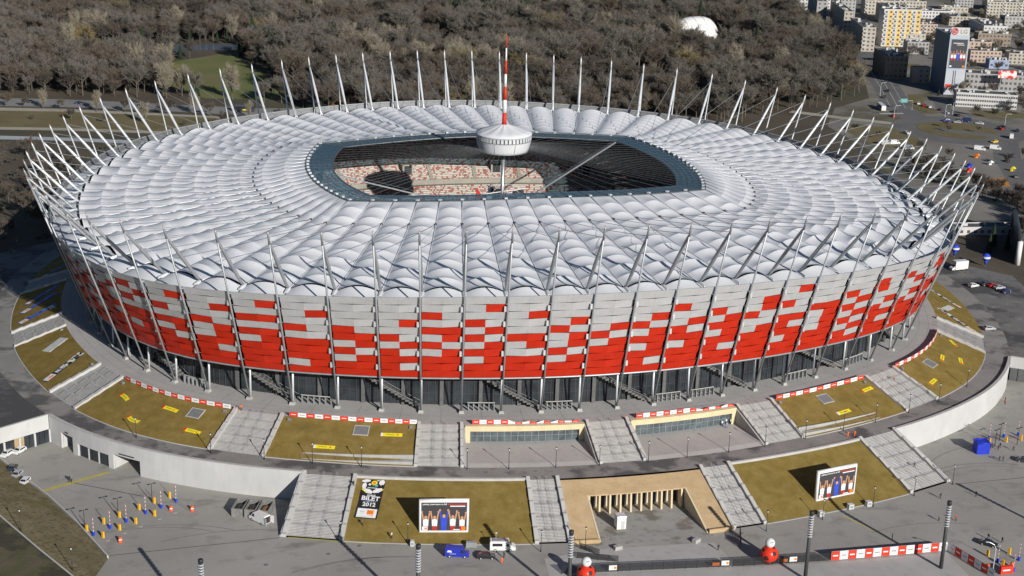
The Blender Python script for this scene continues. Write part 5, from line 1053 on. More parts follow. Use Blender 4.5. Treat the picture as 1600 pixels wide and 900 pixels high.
# blue balloons and the black inflatable arch right of the stadium
for i, (x, y) in enumerate(((180.3, 14.3), (186.0, 1.8))):
    E = empty('balloon', (x, y, ZR)); tag(E, 'blue and white advertising balloon %s' % ('behind the box lorry' if i == 0 else 'on the yard right of the box lorry'), 'balloon', 'blue advertising balloons'); q = MB(); q.ball((0, 0, 3.6), 1.5, 14, 10); q.build('envelope', MATS['post_blue'], E, True); q = MB(); q.lathe([(.35, .8), (.5, 1.6), (.9, 2.5)], n=10); q.build('neck', MATS['post_blue'], E, True); q = MB(); q.lathe([(1.49, 3.3), (1.53, 3.6), (1.49, 4.0)], n=14, cap=False); q.build('white_band', M_ban_w, E, True); q = MB(); q.tube([(0, 0, 0), (0, 0, 1)], .1, 4); q.build('tether', M_steel, E)
E = empty('inflatable_gate'); tag(E, 'large black inflatable gate with a white leg at the right edge', 'inflatable gate'); a, b = Vector((221, 41, ZR)), Vector((199.5, 2.0, ZR)); up = Vector((0, 0, 9.2))
q = MB(); q.tube([b, b+up], 1.0, 10); q.build('white_leg', M_infl, E, True); q = MB(); q.tube([b+up, a+up], 1.0, 10); q.build('top_tube', mat('inflatable_black', (.03, .03, .035), (.05, .05, .055), rough=.4), E, True); q = MB(); q.tube([a, a+up], 1.0, 10); q.build('far_leg', MATS['inflatable_black'], E, True); n = (b-a).cross(up).normalized()*.3; q = MB(); q.hexa([a-n, b-n, b+n, a+n], [a-n+up*.98, b-n+up*.98, b+n+up*.98, a+n+up*.98]); q.build('black_cloth', MATS['inflatable_black'], E)
# ------------------------------------------------------------------ land behind the stadium
def strip(name, top, bot, m_, z):
    n = len(top); return tag(MB().add([(x, y, z) for x, y in top]+[(x, y, z) for x, y in bot], [(n+i, n+i+1, i+1, i) for i in range(n-1)]).build(name, m_), kind='structure')
ext = lambda P, q, r: [(P[0][0]-400, P[0][1]+q)]+list(P)+[(P[-1][0]+60, P[-1][1]+r)]
M_roadl = mat('far_road', (.19, .185, .18), (.235, .23, .22), scale=.05, rough=.9, layers=[((.12, .115, .11), .4, .55, .7, .5)])
M_path = mat('sandy_path', (.30, .27, .21), (.36, .33, .27), scale=.1, rough=.95)
M_olive = mat('dry_bank_grass', (.125, .102, .042), (.165, .135, .065), scale=.05, rough=.95, layers=[((.09, .078, .03), .2, .5, .65, .6), ((.20, .155, .07), .02, .55, .7, .6)], bump=.2, bscale=1)
M_ice = mat('canal_ice', (.34, .36, .38), (.42, .44, .45), scale=.08, rough=.6)
M_water = mat('canal_water', (.10, .13, .19), (.14, .17, .22), scale=.05, rough=.12, spec=.8)
M_meadow = mat('meadow_grass', (.105, .125, .032), (.14, .145, .05), scale=.05, rough=.95, layers=[((.16, .135, .06), .02, .5, .65, .5)], bump=.1, bscale=1)
G0 = ZF
strip('road', ext([(-204.8, 360.8), (-158.4, 351.7), (-108.5, 335.2), (-59, 319), (-18.6, 315.4)], 60, -2), ext([(-202.6, 338.2), (-157.5, 330.9), (-108.7, 316.6), (-60.4, 299.2), (-21, 295.6)], 60, -2), M_roadl, G0+.02)
strip('footpath', ext([(-202.3, 334.8), (-157.3, 325.9), (-108.8, 310.1), (-60.9, 292.8)], 60, -12), ext([(-201.2, 326.2), (-156.8, 318.5), (-108.9, 304.6), (-61.1, 289.6)], 60, -12), M_path, G0+.016)
strip('bank_grass', ext([(-201.2, 326.0), (-156.8, 318.3), (-108.9, 304.4), (-61.1, 289.4)], 60, -12), ext([(-197.6, 285.7), (-155.2, 278.6), (-109.4, 266.8), (-78.8, 260.9)], 60, -12), M_olive, G0+.012)
strip('footpath', ext([(-197.6, 285.9), (-155.2, 278.8), (-109.4, 267), (-78.8, 261.1)], 60, -12), ext([(-197, 279.7), (-154.9, 272.7), (-109.5, 261), (-79.1, 255.1)], 60, -12), M_path, G0+.016)
strip('canal', ext([(-195.8, 266.7), (-154.2, 256.9), (-109.7, 244.1), (-80.2, 235.5)], 60, -14), ext([(-195, 258.3), (-153.9, 250), (-109.8, 235.9), (-80.6, 227.4)], 60, -14), M_ice, G0+.02)
MEADOWS = [[(-104, 462), (-64, 498), (-44, 410), (-36, 340), (-84, 348), (-104, 390)], [(42, 522), (80, 508), (78, 474), (40, 488)]]
for q in MEADOWS: tag(MB().poly([(x, y, G0+.02) for x, y in q][::-1]).build('meadow', M_meadow), kind='structure')
WATERS = [[(-156, 530), (-55, 533), (-55, 510), (-152, 508)], [(165, 708), (205, 700), (203, 684), (166, 690)]]
for q in WATERS: tag(MB().poly([(x, y, G0+.02) for x, y in q][::-1]).build('pond', M_water), kind='structure')
M_city = mat('city_ground', (.16, .148, .13), (.225, .21, .187), scale=.03, rough=.95, layers=[((.075, .07, .035), .02, .5, .6, .8), ((.20, .19, .175), .08, .58, .7, .6)])
tag(MB().poly([(x, y, G0+.01) for x, y in ((900, 60), (900, 1400), (520, 1400), (425, 760), (398, 645), (376, 546), (356, 462), (320, 372), (296, 318), (262, 292), (236, 246), (232, 190), (215, 130), (206, 60))][::-1]).build('city_ground', M_city), kind='structure')
def road(pts, w, m_=M_roadl, z=.022, name='road'):
    P = [Vector((*p, G0+z)) for p in pts]; L = []; Rr = []
    for i, p in enumerate(P):
        d = (P[min(i+1, len(P)-1)]-P[max(i-1, 0)]).normalized(); n = Vector((-d.y, d.x, 0))*w/2; L.append(p+n); Rr.append(p-n)
    n = len(P); return tag(MB().add(L+Rr, [(n+i, n+i+1, i+1, i) for i in range(n-1)]).build(name, m_), kind='structure')
M_asph = mat('street_asphalt', (.11, .108, .106), (.145, .142, .137), scale=.06, rough=.9, layers=[((.15, .145, .14), .3, .55, .7, .4)])
road([(294, 250), (300, 290), (318, 335), (345, 405), (372, 480), (405, 580), (470, 740)], 17, M_asph); road([(328, 222), (375, 205), (470, 165), (600, 110)], 15, M_asph, .028); road([(322, 214), (294, 165), (270, 110), (255, 60), (262, 0), (280, -80)], 13, M_asph, .034); road([(322, 262), (326, 285), (342, 318), (356, 345)], 9, M_asph, .026)
road([(282, 244), (258, 262), (232, 285)], 7, M_path, .024, 'footpath')
road([(292, 232), (318, 212)], 8, M_asph, .05)
for k_, w_ in ((0, .22), (4.0, .15), (-4.0, .15)): road([(300+k_, 290-k_*.3), (318+k_, 335-k_*.3), (345+k_, 405-k_*.3)], w_, M_ban_w, .04, 'road_marking')
q = MB(); n = 40; c = (303, 229)
for i in range(n):
    a, b = 2*math.pi*i/n, 2*math.pi*(i+1)/n; q.quad(*[(c[0]+r*math.cos(t), c[1]+r*1.05*math.sin(t), G0+.042) for r, t in ((21, a), (34, a), (34, b), (21, b))])
tag(q.build('roundabout_road', M_asph), kind='structure')
tag(MB().poly([(c[0]+20.4*math.cos(2*math.pi*i/40), c[1]+21.5*math.sin(2*math.pi*i/40), G0+.045) for i in range(40)]).build('roundabout_green', M_olive), kind='structure')
for q in (((304, 272), (317, 272), (322, 300), (334, 324), (326, 328), (310, 296)), ((240, 196), (262, 186), (272, 214), (270, 236), (256, 250), (240, 240)), ((334, 262), (372, 250), (420, 236), (424, 246), (380, 264), (338, 280)), ((284, 120), (300, 150), (322, 190), (340, 200), (330, 150), (306, 112)), ((238, 150), (252, 146), (256, 160), (244, 172)), ((356, 360), (366, 358), (388, 430), (378, 432))):
    tag(MB().poly([(x, y, G0+.018) for x, y in q]).build('verge', M_olive), kind='structure')
for q in (((264, 60), (300, 60), (330, 130), (318, 140), (290, 116)), ((206, 62), (236, 60), (238, 28), (212, 24))):
    tag(MB().poly([(x, y, G0+.017) for x, y in q]).build('yard', M_yard), kind='structure')
tag(MB().poly([(x, y, G0+.03) for x, y in ((257.5, 127.1), (270.3, 128.1), (268.3, 113.9), (252.7, 112.2))][::-1]).build('sand_pit', mat('orange_clay', (.50, .22, .03), (.42, .18, .03), scale=.3)), kind='structure')
for i in range(9): x = 281+i*1.6; tag(MB().poly([(x, 272.6, G0+.05), (x+.8, 272.6, G0+.05), (x+.8, 275.6, G0+.05), (x, 275.6, G0+.05)]).build('road_marking', M_ban_w), kind='structure')

# ------------------------------------------------------------------ bare winter trees
def twig_tree(seed, h, wd, nl=8, ns=7, nt=9, style='round', tw=.11):
    r = random.Random(seed); tr = MB(); cr = MB(); th = h*(.28 if style != 'poplar' else .12)
    lean = Vector((r.uniform(-.03, .03)*h, r.uniform(-.03, .03)*h, 0)); top = Vector((0, 0, h*.62))+lean
    tr.tube([(0, 0, 0), Vector((0, 0, th))+lean*.3, top], [h*.022, h*.016, h*.005], 6)
    def tri(a, b, w):
        d = (b-a); s = d.cross(Vector((r.uniform(-1, 1), r.uniform(-1, 1), r.uniform(-1, 1)))).normalized()*w; cr.add((a-s, a+s, b), ((0, 1, 2),))
    for i in range(nl):
        az = 2*math.pi*(i+r.random()*.7)/nl; st = Vector((0, 0, th)).lerp(top, r.uniform(0, .85)); k = (st.z/h)
        if style == 'poplar': e = st+Vector((math.cos(az)*wd*.5*r.uniform(.3, .9), math.sin(az)*wd*.5*r.uniform(.3, .9), h*r.uniform(.2, .38)))
        else: e = Vector((math.cos(az)*wd*.5*r.uniform(.55, .95)*(1.15-k*.7), math.sin(az)*wd*.5*r.uniform(.55, .95)*(1.15-k*.7), min(h*.93, st.z+h*r.uniform(.18, .36))))
        mid = st.lerp(e, .5)+Vector((0, 0, -h*.02)); tr.tube([st, mid, e], [h*.008, h*.005, h*.002], 4, cap=False)
        for j in range(ns):
            s0 = st.lerp(e, r.uniform(.25, 1.0)); d = ((e-st).normalized()+Vector((r.uniform(-1, 1), r.uniform(-1, 1), r.uniform(-.35, 1.0)))*.9).normalized(); e2 = s0+d*h*r.uniform(.10, .22); tri(s0, e2, tw*1.2)
            for q_ in range(nt):
                s1 = s0.lerp(e2, r.uniform(.2, 1)); d2 = (d+Vector((r.uniform(-1, 1), r.uniform(-1, 1), r.uniform(-.6, 1)))).normalized(); e3 = s1+d2*h*r.uniform(.05, .12); tri(s1, e3, tw)
                for _ in range(2): s2 = s1.lerp(e3, r.uniform(.3, 1)); tri(s2, s2+(d2+Vector((r.uniform(-1, 1), r.uniform(-1, 1), r.uniform(-.7, 1)))).normalized()*h*r.uniform(.03, .06), tw*.8)
    return tr, cr
def conifer(seed, h, wd):
    r = random.Random(seed); tr = MB(); cr = MB(); tr.tube([(0, 0, 0), (0, 0, h)], [h*.018, .03], 6)
    for i in range(240):
        z = h*(.12+.87*(i/240)); rad = wd*.5*(1-z/h)**.8+.15
        for _ in range(5):
            a = r.random()*6.283; e = Vector((math.cos(a)*rad*r.uniform(.5, 1), math.sin(a)*rad*r.uniform(.5, 1), z-rad*.25)); s = Vector((math.cos(a)*rad*.2, math.sin(a)*rad*.2, z+.2)); t = Vector((-math.sin(a), math.cos(a), r.uniform(-.4, .4)))*.32; cr.add((s, e-t, e+t), ((0, 1, 2),))
    return tr, cr
M_bark = mat('grey_bark', (.085, .072, .058), (.12, .105, .088), scale=1.5, rough=.95)
M_twigs = [mat('twig_%s' % n, c, c2_, scale=.5, rough=.95, spec=.1) for n, c, c2_ in (('brown', (.104, .087, .069), (.146, .123, .098)), ('grey', (.130, .117, .100), (.172, .157, .135)), ('dark', (.078, .068, .060), (.108, .095, .083)), ('ochre', (.185, .150, .075), (.23, .188, .10)), ('pale', (.25, .222, .165), (.31, .278, .215)))]
M_needle = mat('conifer_needles', (.016, .034, .018), (.03, .052, .026), scale=.6, rough=.9)
M_orleaf = mat('withered_leaves', (.22, .10, .025), (.28, .15, .04), scale=.6, rough=.9)
SPEC = [('oak', 3, 14.5, 14.5, 12, 9, 9, 'round', 0, 'broad brown-twigged'), ('ash', 5, 15.5, 11.5, 11, 9, 9, 'round', 1, 'grey-twigged rounded'), ('lime', 8, 13, 11, 11, 9, 9, 'round', 2, 'dark-twigged dense'), ('maple', 13, 12, 11, 11, 9, 9, 'round', 0, 'brown-twigged medium'),
        ('elm', 21, 16.5, 13, 12, 9, 9, 'round', 1, 'tall grey-twigged'), ('willow', 34, 12.5, 13, 12, 9, 9, 'round', 3, 'ochre-twigged'), ('poplar', 55, 17, 8, 14, 8, 8, 'poplar', 4, 'pale upright'), ('alder', 89, 13.5, 10, 11, 9, 9, 'round', 2, 'dark-twigged slim')]
PROTO = []
for nm, sd, h, wd, nl, ns, nt, sty, mi, desc in SPEC:
    a, b = twig_tree(sd, h, wd, nl+1, ns+1, nt+7, sty, .056); PROTO.append((a.mesh('trunk', M_bark), b.mesh('crown', M_twigs[mi]), desc, nm))
for nm, sd, h, wd in (('spruce', 4, 13, 6), ('pine', 6, 10, 5)): a, b = conifer(sd, h, wd); PROTO.append((a.mesh('trunk', M_bark), b.mesh('crown', M_needle), 'dark evergreen', nm))
a, b = twig_tree(77, 7, 7, 9, 8, 8, 'round', .14); PROTO.append((a.mesh('trunk', M_bark), b.mesh('crown', M_orleaf), 'small orange-leaved', 'beech'))
a, b = twig_tree(99, 4.5, 6, 9, 8, 8, 'round', .09); PROTO.append((a.mesh('trunk', M_bark), b.mesh('crown', M_twigs[2]), 'low bare', 'shrub'))
def inside(p, poly):
    c = False; n = len(poly); j = n-1
    for i in range(n):
        if (poly[i][1] > p[1]) != (poly[j][1] > p[1]) and p[0] < (poly[j][0]-poly[i][0])*(p[1]-poly[i][1])/(poly[j][1]-poly[i][1])+poly[i][0]: c = not c
        j = i
    return c
def rbound(y):
    B = [(255, 195), (280, 228), (296, 262), (329, 300), (370, 316), (462, 350), (546, 370), (645, 392), (760, 418), (1400, 520)]
    for (ya, xa), (yb, xb) in zip(B[:-1], B[1:]):
        if ya <= y < yb: return xa+(xb-xa)*(y-ya)/(yb-ya)
    return -1e9
def lbound(x):      # where the wood begins going north
    return 368-(x+200)*.20 if x < -60 else (331-(x+60)*.9 if x < 20 else 259)
def hidden(x, y, h):
    t = px((x, y, G0+h)); X, Y = t.x+800, t.y+450
    if X < -30 or X > 1640 or Y > 930: return True
    e = 1-((X-790)/660)**2
    return e > 0 and Y > 335-175*math.sqrt(e)
CLEAR = [[(x, y) for x, y in q] for q in MEADOWS]+[[(-156, 533), (-55, 536), (-52, 488), (-160, 486)], [(160, 712), (208, 705), (206, 668), (162, 672)], [(250, 572), (296, 566), (292, 488), (246, 490)]]
tr_rnd = random.Random(5); TREES = []
y = 256.0
while y < 980:
    x = -330.0; st = 9.0 if y < 600 else 10
    while x < rbound(y):
        jx, jy = x+tr_rnd.uniform(-3.6, 3.6), y+tr_rnd.uniform(-3.6, 3.6)
        if jy > lbound(jx) and jx < rbound(jy)-3 and not any(inside((jx, jy), c_) for c_ in CLEAR):
            nz = noise.noise(Vector((jx*.016, jy*.016, 3))); nz2 = noise.noise(Vector((jx*.03, jy*.03, 9)))
            if nz2 > -.42:
                u = tr_rnd.random(); i = int(tr_rnd.random()*5)
                if nz > .25: i = (1, 4, 5, 6, 0)[int(u*5)]
                elif nz < -.2: i = (2, 7, 2, 0, 3)[int(u*5)]
                if u > .985: i = 8
                if .978 < u < .985: i = 10
                if 96 < jx < 180 and 610 < jy < 700 and u > .45: i = 8
                if -95 < jx < -30 and 470 < jy < 540 and u > .35: i = 9
                s = tr_rnd.uniform(.7, 1.25)*(1.45 if tr_rnd.random() < .1 else 1)
                if not hidden(jx, jy, 14*s): TREES.append((jx, jy, i, s, tr_rnd.random()*6.28))
        x += st
    y += 8.0 if y < 600 else 9.2
for (x, y, i) in ((240, 388, 6), (262, 372, 6), (231, 366, 6), (205, 402, 0), (190, 470, 4), (160, 440, 0), (60, 455, 4), (-120, 400, 6), (-93, 560, 6), (150, 480, 5), (-185, 480, 5), (-160, 500, 5), (-100, 520, 10), (290, 420, 10)): TREES.append((x, y, i, 1.25 if i != 10 else 1.0, x))
# scrub left of the stadium and the tree belts on the right
for j in range(150):
    x, y = tr_rnd.uniform(-215, -135), tr_rnd.uniform(78, 222)
    if y > 222-(x+215)*.0 or (x > -150 and y < 150): continue
    if not hidden(x, y, 4): TREES.append((x, y, 11 if tr_rnd.random() < .75 else 3, tr_rnd.uniform(.5, 1.1), j))
for j in range(70):
    t = tr_rnd.random(); P = [(237, 150), (244, 105), (248, 72), (228, 30)]; i = min(2, int(t*3)); f = t*3-i; x = P[i][0]+(P[i+1][0]-P[i][0])*f+tr_rnd.uniform(-7, 7); y = P[i][1]+(P[i+1][1]-P[i][1])*f+tr_rnd.uniform(-7, 7)
    if not hidden(x, y, 6): TREES.append((x, y, (2, 7, 11)[j % 3], tr_rnd.uniform(.45, .75), j))
for j in range(26): x = -210+j*6.3+tr_rnd.uniform(-2, 2); TREES.append((x, 372-(x+200)*.33-(34 if j % 3 else 62)+tr_rnd.uniform(-3, 3), (3, 7, 11, 6)[j % 4], tr_rnd.uniform(.4, .7), j))
for x, y, s in ((202, 24, .75), (206, 20, .6), (197, 18, .6)): TREES.append((x, y, 8, s, x))
for x, y, i, s in ((300, 236, 3, .35), (311, 222, 3, .3), (296, 226, 11, .8), (333, 262, 2, .5), (340, 255, 7, .5), (352, 262, 3, .55), (364, 262, 2, .5), (376, 258, 0, .5), (350, 318, 2, .6), (358, 322, 6, .5), (364, 330, 0, .6), (343, 322, 9, .4), (372, 436, 0, .6), (384, 440, 7, .6), (394, 452, 4, .6), (402, 458, 3, .6), (414, 456, 6, .5), (424, 470, 0, .7), (433, 500, 2, .6), (444, 510, 1, .6), (460, 490, 2, .7), (436, 440, 3, .6), (450, 450, 0, .6), (410, 400, 2, .6), (420, 385, 4, .6), (436, 372, 0, .6), (400, 370, 7, .6), (455, 400, 1, .6), (470, 440, 2, .7), (486, 470, 1, .7), (500, 510, 0, .7), (520, 520, 2, .6), (548, 560, 4, .7), (560, 590, 0, .7), (540, 610, 2, .7), (520, 600, 1, .7), (470, 600, 2, .6), (452, 580, 0, .6), (440, 575, 3, .6), (500, 640, 6, .6), (530, 650, 0, .6), (580, 600, 1, .6), (600, 620, 2, .7), (610, 560, 0, .7), (470, 540, 2, .6), (490, 560, 3, .6), (415, 520, 2, .6), (405, 540, 0, .6), (250, 215, 11, .9), (245, 232, 11, 1), (255, 180, 2, .5), (262, 165, 3, .5), (285, 150, 2, .5), (300, 160, 7, .5), (242, 168, 11, 1)): TREES.append((x, y, i, s, x*y))
for j in range(260):
    x, y = tr_rnd.uniform(350, 640), tr_rnd.uniform(255, 690)
    if x > 340+(y-255)*.32 and not hidden(x, y, 5): TREES.append((x, y, (0, 1, 2, 3, 4, 7, 6, 11)[j % 8], tr_rnd.uniform(.45, .75), j*1.3))
TREES.sort(key=lambda t: (Vector((t[0], t[1], 0))-CAM).length/(t[3]*(1.3 if t[2] < 8 else 1)))
_tc = {}
def ordw(n):
    tens = ['', '', 'twenty', 'thirty', 'forty', 'fifty', 'sixty', 'seventy', 'eighty', 'ninety']
    if n < 20: return ORD[n-1] if n else ''
    t, u = divmod(n, 10); return tens[t]+('-'+ORD[u-1] if u else '')+('' if u else 'th').replace('twentyth', 'twentieth') if u else tens[t][:-1]+'ieth'
for n_, (x, y, i, s, rz) in enumerate(sorted(TREES[:300], key=lambda t: px((t[0], t[1], G0)).x)):
    tm, cm, desc, nm = PROTO[i]; E = empty({'shrub': 'shrub'}.get(nm, nm+'_tree'), (x, y, G0), rz); E.scale = (s, s, s*(.92+.16*((n_*7) % 5)/5)); obj('trunk', tm, E); obj('crown', cm, E)
    zone = 'in the wood behind the stadium' if y > 290 and x < rbound(y) else ('on the scrubland at left' if x < 0 else 'among the streets at right')
    _tc[(desc, zone)] = _tc.get((desc, zone), 0)+1
    tag(E, '%s %s %s, %s from left' % (desc, 'shrub' if nm == 'shrub' else 'tree', zone, ordw(_tc[(desc, zone)])), 'shrub' if nm == 'shrub' else 'tree', '%s %ss %s' % (desc, 'shrub' if nm == 'shrub' else 'tree', zone))
# the rest of the wood, too many to count: one object
pc = bpy.data.collections.new('wood_kinds'); 
for i, (tm, cm, desc, nm) in enumerate(PROTO):
    import bmesh
    b = bmesh.new(); b.from_mesh(tm); nf = len(b.faces); b.from_mesh(cm); b.faces.ensure_lookup_table()
    for f in b.faces[nf:]: f.material_index = 1
    me = bpy.data.meshes.new('wood_kind'); b.to_mesh(me); b.free(); me.materials.append(tm.materials[0]); me.materials.append(cm.materials[0]); o = bpy.data.objects.new('kind_%02d' % i, me); pc.objects.link(o)
far = TREES[300:]
me = bpy.data.meshes.new('woodland'); me.from_pydata([(x, y, G0) for x, y, i, s, rz in far], [], [])
for nm, ty, vals in (('kind', 'INT', [t[2] for t in far]), ('size', 'FLOAT', [t[3] for t in far]), ('turn', 'FLOAT', [t[4] for t in far])):
    at = me.attributes.new(nm, ty, 'POINT'); at.data.foreach_set('value', vals)
wood = bpy.data.objects.new('woodland', me); COL.objects.link(wood); tag(wood, 'mass of bare winter trees filling the park behind the stadium', 'wood', None, 'stuff')
ng = bpy.data.node_groups.new('wood_scatter', 'GeometryNodeTree'); ng.interface.new_socket('Geometry', in_out='INPUT', socket_type='NodeSocketGeometry'); ng.interface.new_socket('Geometry', in_out='OUTPUT', socket_type='NodeSocketGeometry')
N_ = ng.nodes; gi, go = N_.new('NodeGroupInput'), N_.new('NodeGroupOutput'); ci = N_.new('GeometryNodeCollectionInfo'); ci.inputs['Collection'].default_value = pc; ci.inputs['Separate Children'].default_value = True; ci.inputs['Reset Children'].default_value = True
ip = N_.new('GeometryNodeInstanceOnPoints'); ip.inputs['Pick Instance'].default_value = True
def attr(nm, ty): a = N_.new('GeometryNodeInputNamedAttribute'); a.data_type = ty; a.inputs['Name'].default_value = nm; return a.outputs['Attribute']
cx = N_.new('ShaderNodeCombineXYZ'); ng.links.new(attr('turn', 'FLOAT'), cx.inputs['Z'])
ng.links.new(gi.outputs[0], ip.inputs['Points']); ng.links.new(ci.outputs[0], ip.inputs['Instance']); ng.links.new(attr('kind', 'INT'), ip.inputs['Instance Index']); ng.links.new(cx.outputs[0], ip.inputs['Rotation']); ng.links.new(attr('size', 'FLOAT'), ip.inputs['Scale']); ng.links.new(ip.outputs[0], go.inputs[0])
md = wood.modifiers.new('scatter', 'NODES'); md.node_group = ng
print('TREES', len(TREES), [len(p[1].polygons) for p in PROTO])
# white air dome in the park
E = empty('air_dome', (272, 548, G0), R(15)); E.scale = (1.25, 1.2, 1.45); tag(E, 'white air dome among the bare trees at the far right', 'dome')
q = MB(); vs = []; nu, nv = 24, 10
for j in range(nv+1):
    a = math.pi*j/nv
    for i in range(nu+1): u = i/nu*2-1; k = (1-abs(u)**3)**.5; vs.append((u*15, -math.cos(a)*10*k, math.sin(a)*10.5*k))
q.add(vs, [(j*(nu+1)+i, j*(nu+1)+i+1, (j+1)*(nu+1)+i+1, (j+1)*(nu+1)+i) for j in range(nv) for i in range(nu)]); q.build('dome_skin', mat('air_dome_skin', (.74, .73, .70), (.68, .67, .65), scale=.3, rough=.5), E, True)
for u in (-.6, -.2, .2, .6):
    q = MB(); k = (1-abs(u)**3)**.5; q.tube([(u*15, -math.cos(math.pi*j/12)*10.1*k, math.sin(math.pi*j/12)*10.6*k) for j in range(13)], .12, 4); q.build('seam_rope', M_steel_l, E)
q = MB(); q.box((15.2, 0, 0), (2.6, 3.0, 2.8)); q.build('airlock', M_steel_l, E)
# ------------------------------------------------------------------ the town beyond the roundabout
def wallm(n, c): return mat('render_'+n, c, tuple(x*.88 for x in c), scale=.15, rough=.85, layers=[(tuple(x*.7 for x in c), .8, .55, .75, .4)])
M_beige, M_grey, M_yelw, M_whiteb, M_pinkish, M_brownb = wallm('beige', (.42, .385, .32)), wallm('grey', (.34, .335, .325)), wallm('yellow', (.62, .44, .15)), wallm('white', (.54, .535, .52)), wallm('pinkish', (.46, .36, .29)), wallm('brown', (.27, .22, .17))
M_roofd = mat('tar_roof', (.07, .07, .075), (.10, .10, .105), scale=.2, rough=.85, layers=[((.20, .20, .20), .3, .6, .7, .5)])
M_wind = mat('far_window', (.07, .078, .09), (.12, .125, .13), scale=.4, rough=.15, spec=.8)
def block(name, p, az, W, D, H, floors, bays, wall, lab, cat='apartment block', side_bays=0, win=(1.3, 1.35), balc=0, roofbits=6, cols=None):
    """p = front left corner on the ground; az = bearing of the front from its left to its right end"""
    E = empty(name, (p[0], p[1], G0), R(90-az)); tag(E, lab, cat)        # local +x along the front, +y back
    q = MB(); q.box((W/2, D/2, 0), (W, D, H)); q.build('wall', wall, E)
    q = MB(); q.box((W/2, D/2, H+.002), (W-.5, D-.5, .12)); rf = q.build('roof', M_roofd, E)
    q = MB()
    for a, b, c, d in ((W/2, .15, W+.2, .3), (W/2, D-.15, W+.2, .3), (.15, D/2, .3, D-.4), (W-.15, D/2, .3, D-.4)): q.box((a, b, H+.004), (c, d, .5))
    q.build('parapet', wall, E)
    r = random.Random(int(p[0]*7+p[1]))
    for i in range(roofbits):
        q = MB(); w = r.uniform(.8, 2.2); q.box((r.uniform(1.5, max(1.6, W-1.5)), r.uniform(1.5, max(1.6, D-1.5)), H+.12), (w, r.uniform(.8, 2), r.uniform(.7, 1.8))); q.build('roof_vent', r.choice((M_steel_l, M_whiteb, M_conc)), rf)
    fh = H/floors; q = MB(); q.box((0, 0, 0), (win[0], .12, win[1])); wm = q.mesh('window', M_wind); bw = W/max(1, bays)
    bm = None
    if balc: q = MB(); q.box((0, -.5, 0), (bw*.85, 1.0, 1.0)); bm = q.mesh('balcony', M_whiteb)
    for f in range(floors):
        for b in range(bays):
            x = bw*(b+.5); z = f*fh+fh*.32
            obj('window', wm, E, (x, -.02, z))
            if bm and b % balc == 0 and f > 0: obj('balcony', bm, E, (x, 0, f*fh+.02))
            elif cols and cols(b): pass
    if cols:
        for b in range(bays):
            if cols(b): q = MB(); q.box((bw*(b+.5), -.03, 0), (bw*.98, .05, H)); q.build('colour_band', cols(b), E)
    if side_bays:
        q = MB(); q.box((0, 0, 0), (.12, win[0], win[1])); sm = q.mesh('window', M_wind)
        for f in range(floors):
            for b in range(side_bays): obj('window', sm, E, (-.02, D*(b+.5)/side_bays, f*fh+fh*.32))
    return E
# tall slab with the rooftop sign and a giant poster
T_ = block('office_tower', (348.1, 325.4), 103, 11.6, 30, 35.0, 12, 0, wallm('bluegrey', (.44, .46, .50)), 'tall slab tower with a red round rooftop logo and a giant poster', 'tower', 0, (1.6, 1.4), 0, 4)
q = MB(); q.box((-.04, 15, 0), (.1, 29.6, 34.9)); q.build('side_shade', mat('blue_shade', (.15, .18, .235), (.12, .145, .19), scale=.3, rough=.5), T_)  # added box over the tower's unlit side, its blue-grey shade put into the colour
q = MB(); q.box((5.9, 1.0, 35.3), (11.0, .8, 4.6)); sg = q.build('rooftop_sign', M_whiteb, T_)
q = MB(); q.tube([(2.6, .56, 37.6), (2.6, .50, 37.6)], 2.1, 24); lg = q.build('round_logo', flat('logo_red', (.36, .012, .03)), sg)
q = MB(); a = [(2.6+1.45*math.cos(t), .46, 37.6+1.45*math.sin(t)) for t in [math.pi*(.5+1.5*i/14) for i in range(15)]]; q.tube(a, .13, 4); q.tube([(2.6, .46, 38.3), (2.6, .46, 37.0), (3.2, .46, 37.0)], .15, 4); q.tube([(3.1, .46, 37.75), (4.05, .46, 37.75)], .13, 4); q.ball((1.9, .46, 38.0), .22, 8, 6); q.build('logo_face', M_ban_w, lg)
o = text('LG', 3.6, flat('sign_grey', (.22, .22, .23)), sg, (8.0, .57, 37.5), 'sign_lettering', .06); o.rotation_euler = (R(90), 0, 0)
Pn = empty('giant_poster'); Pn.parent = T_; Pn.location = (6.0, -.16, 24.5); Pn.rotation_euler = (R(90), 0, 0)
flat_sheet('poster_sheet', 9.6, 17.0, M_scr, Pn); flat_sheet('poster_border', 10.4, 17.8, flat('border_blue', (.25, .36, .52)), Pn, 0, (0, 0, -.04)); G = empty('picture'); G.parent = Pn; G.location = (0, -.4, .03); printed_figures(G, 9.6, 7.0, 0, [(-.38, .8, M_ban_w), (-.2, .8, M_ban_w), (0, .9, M_pblue), (.2, .83, M_ban_w), (.38, .8, M_ban_w)])
bars(Pn, M_ban_w, [(-.6, 6.3, 6.0, .35), (.8, 5.3, 4.5, .3)], .04); flat_sheet('logo_field', 1.3, .9, M_ban_w, Pn, 0, (-3.9, -7.4, .04)); flat_sheet('logo_square', 1.2, 1.2, M_org, Pn, 0, (3.8, -7.4, .04))
q = MB(); q.box((4.6, -.06, 1), (.5, .1, 13.5)); q.box((5.8, -.06, 1), (.4, .1, 13.5)); q.build('window_strip', M_wind, T_); q = MB(); q.box((2.2, -.12, 4.5), (3.4, .1, 1.8)); q.build('red_sign', M_ban_r, T_)
block('office_pavilion', (336.4, 290.6), 112, 34, 12, 7.8, 3, 26, M_whiteb, 'long low white office pavilion with rows of windows below the tall tower', 'office building', 0, (.95, 1.1), 0, 8)
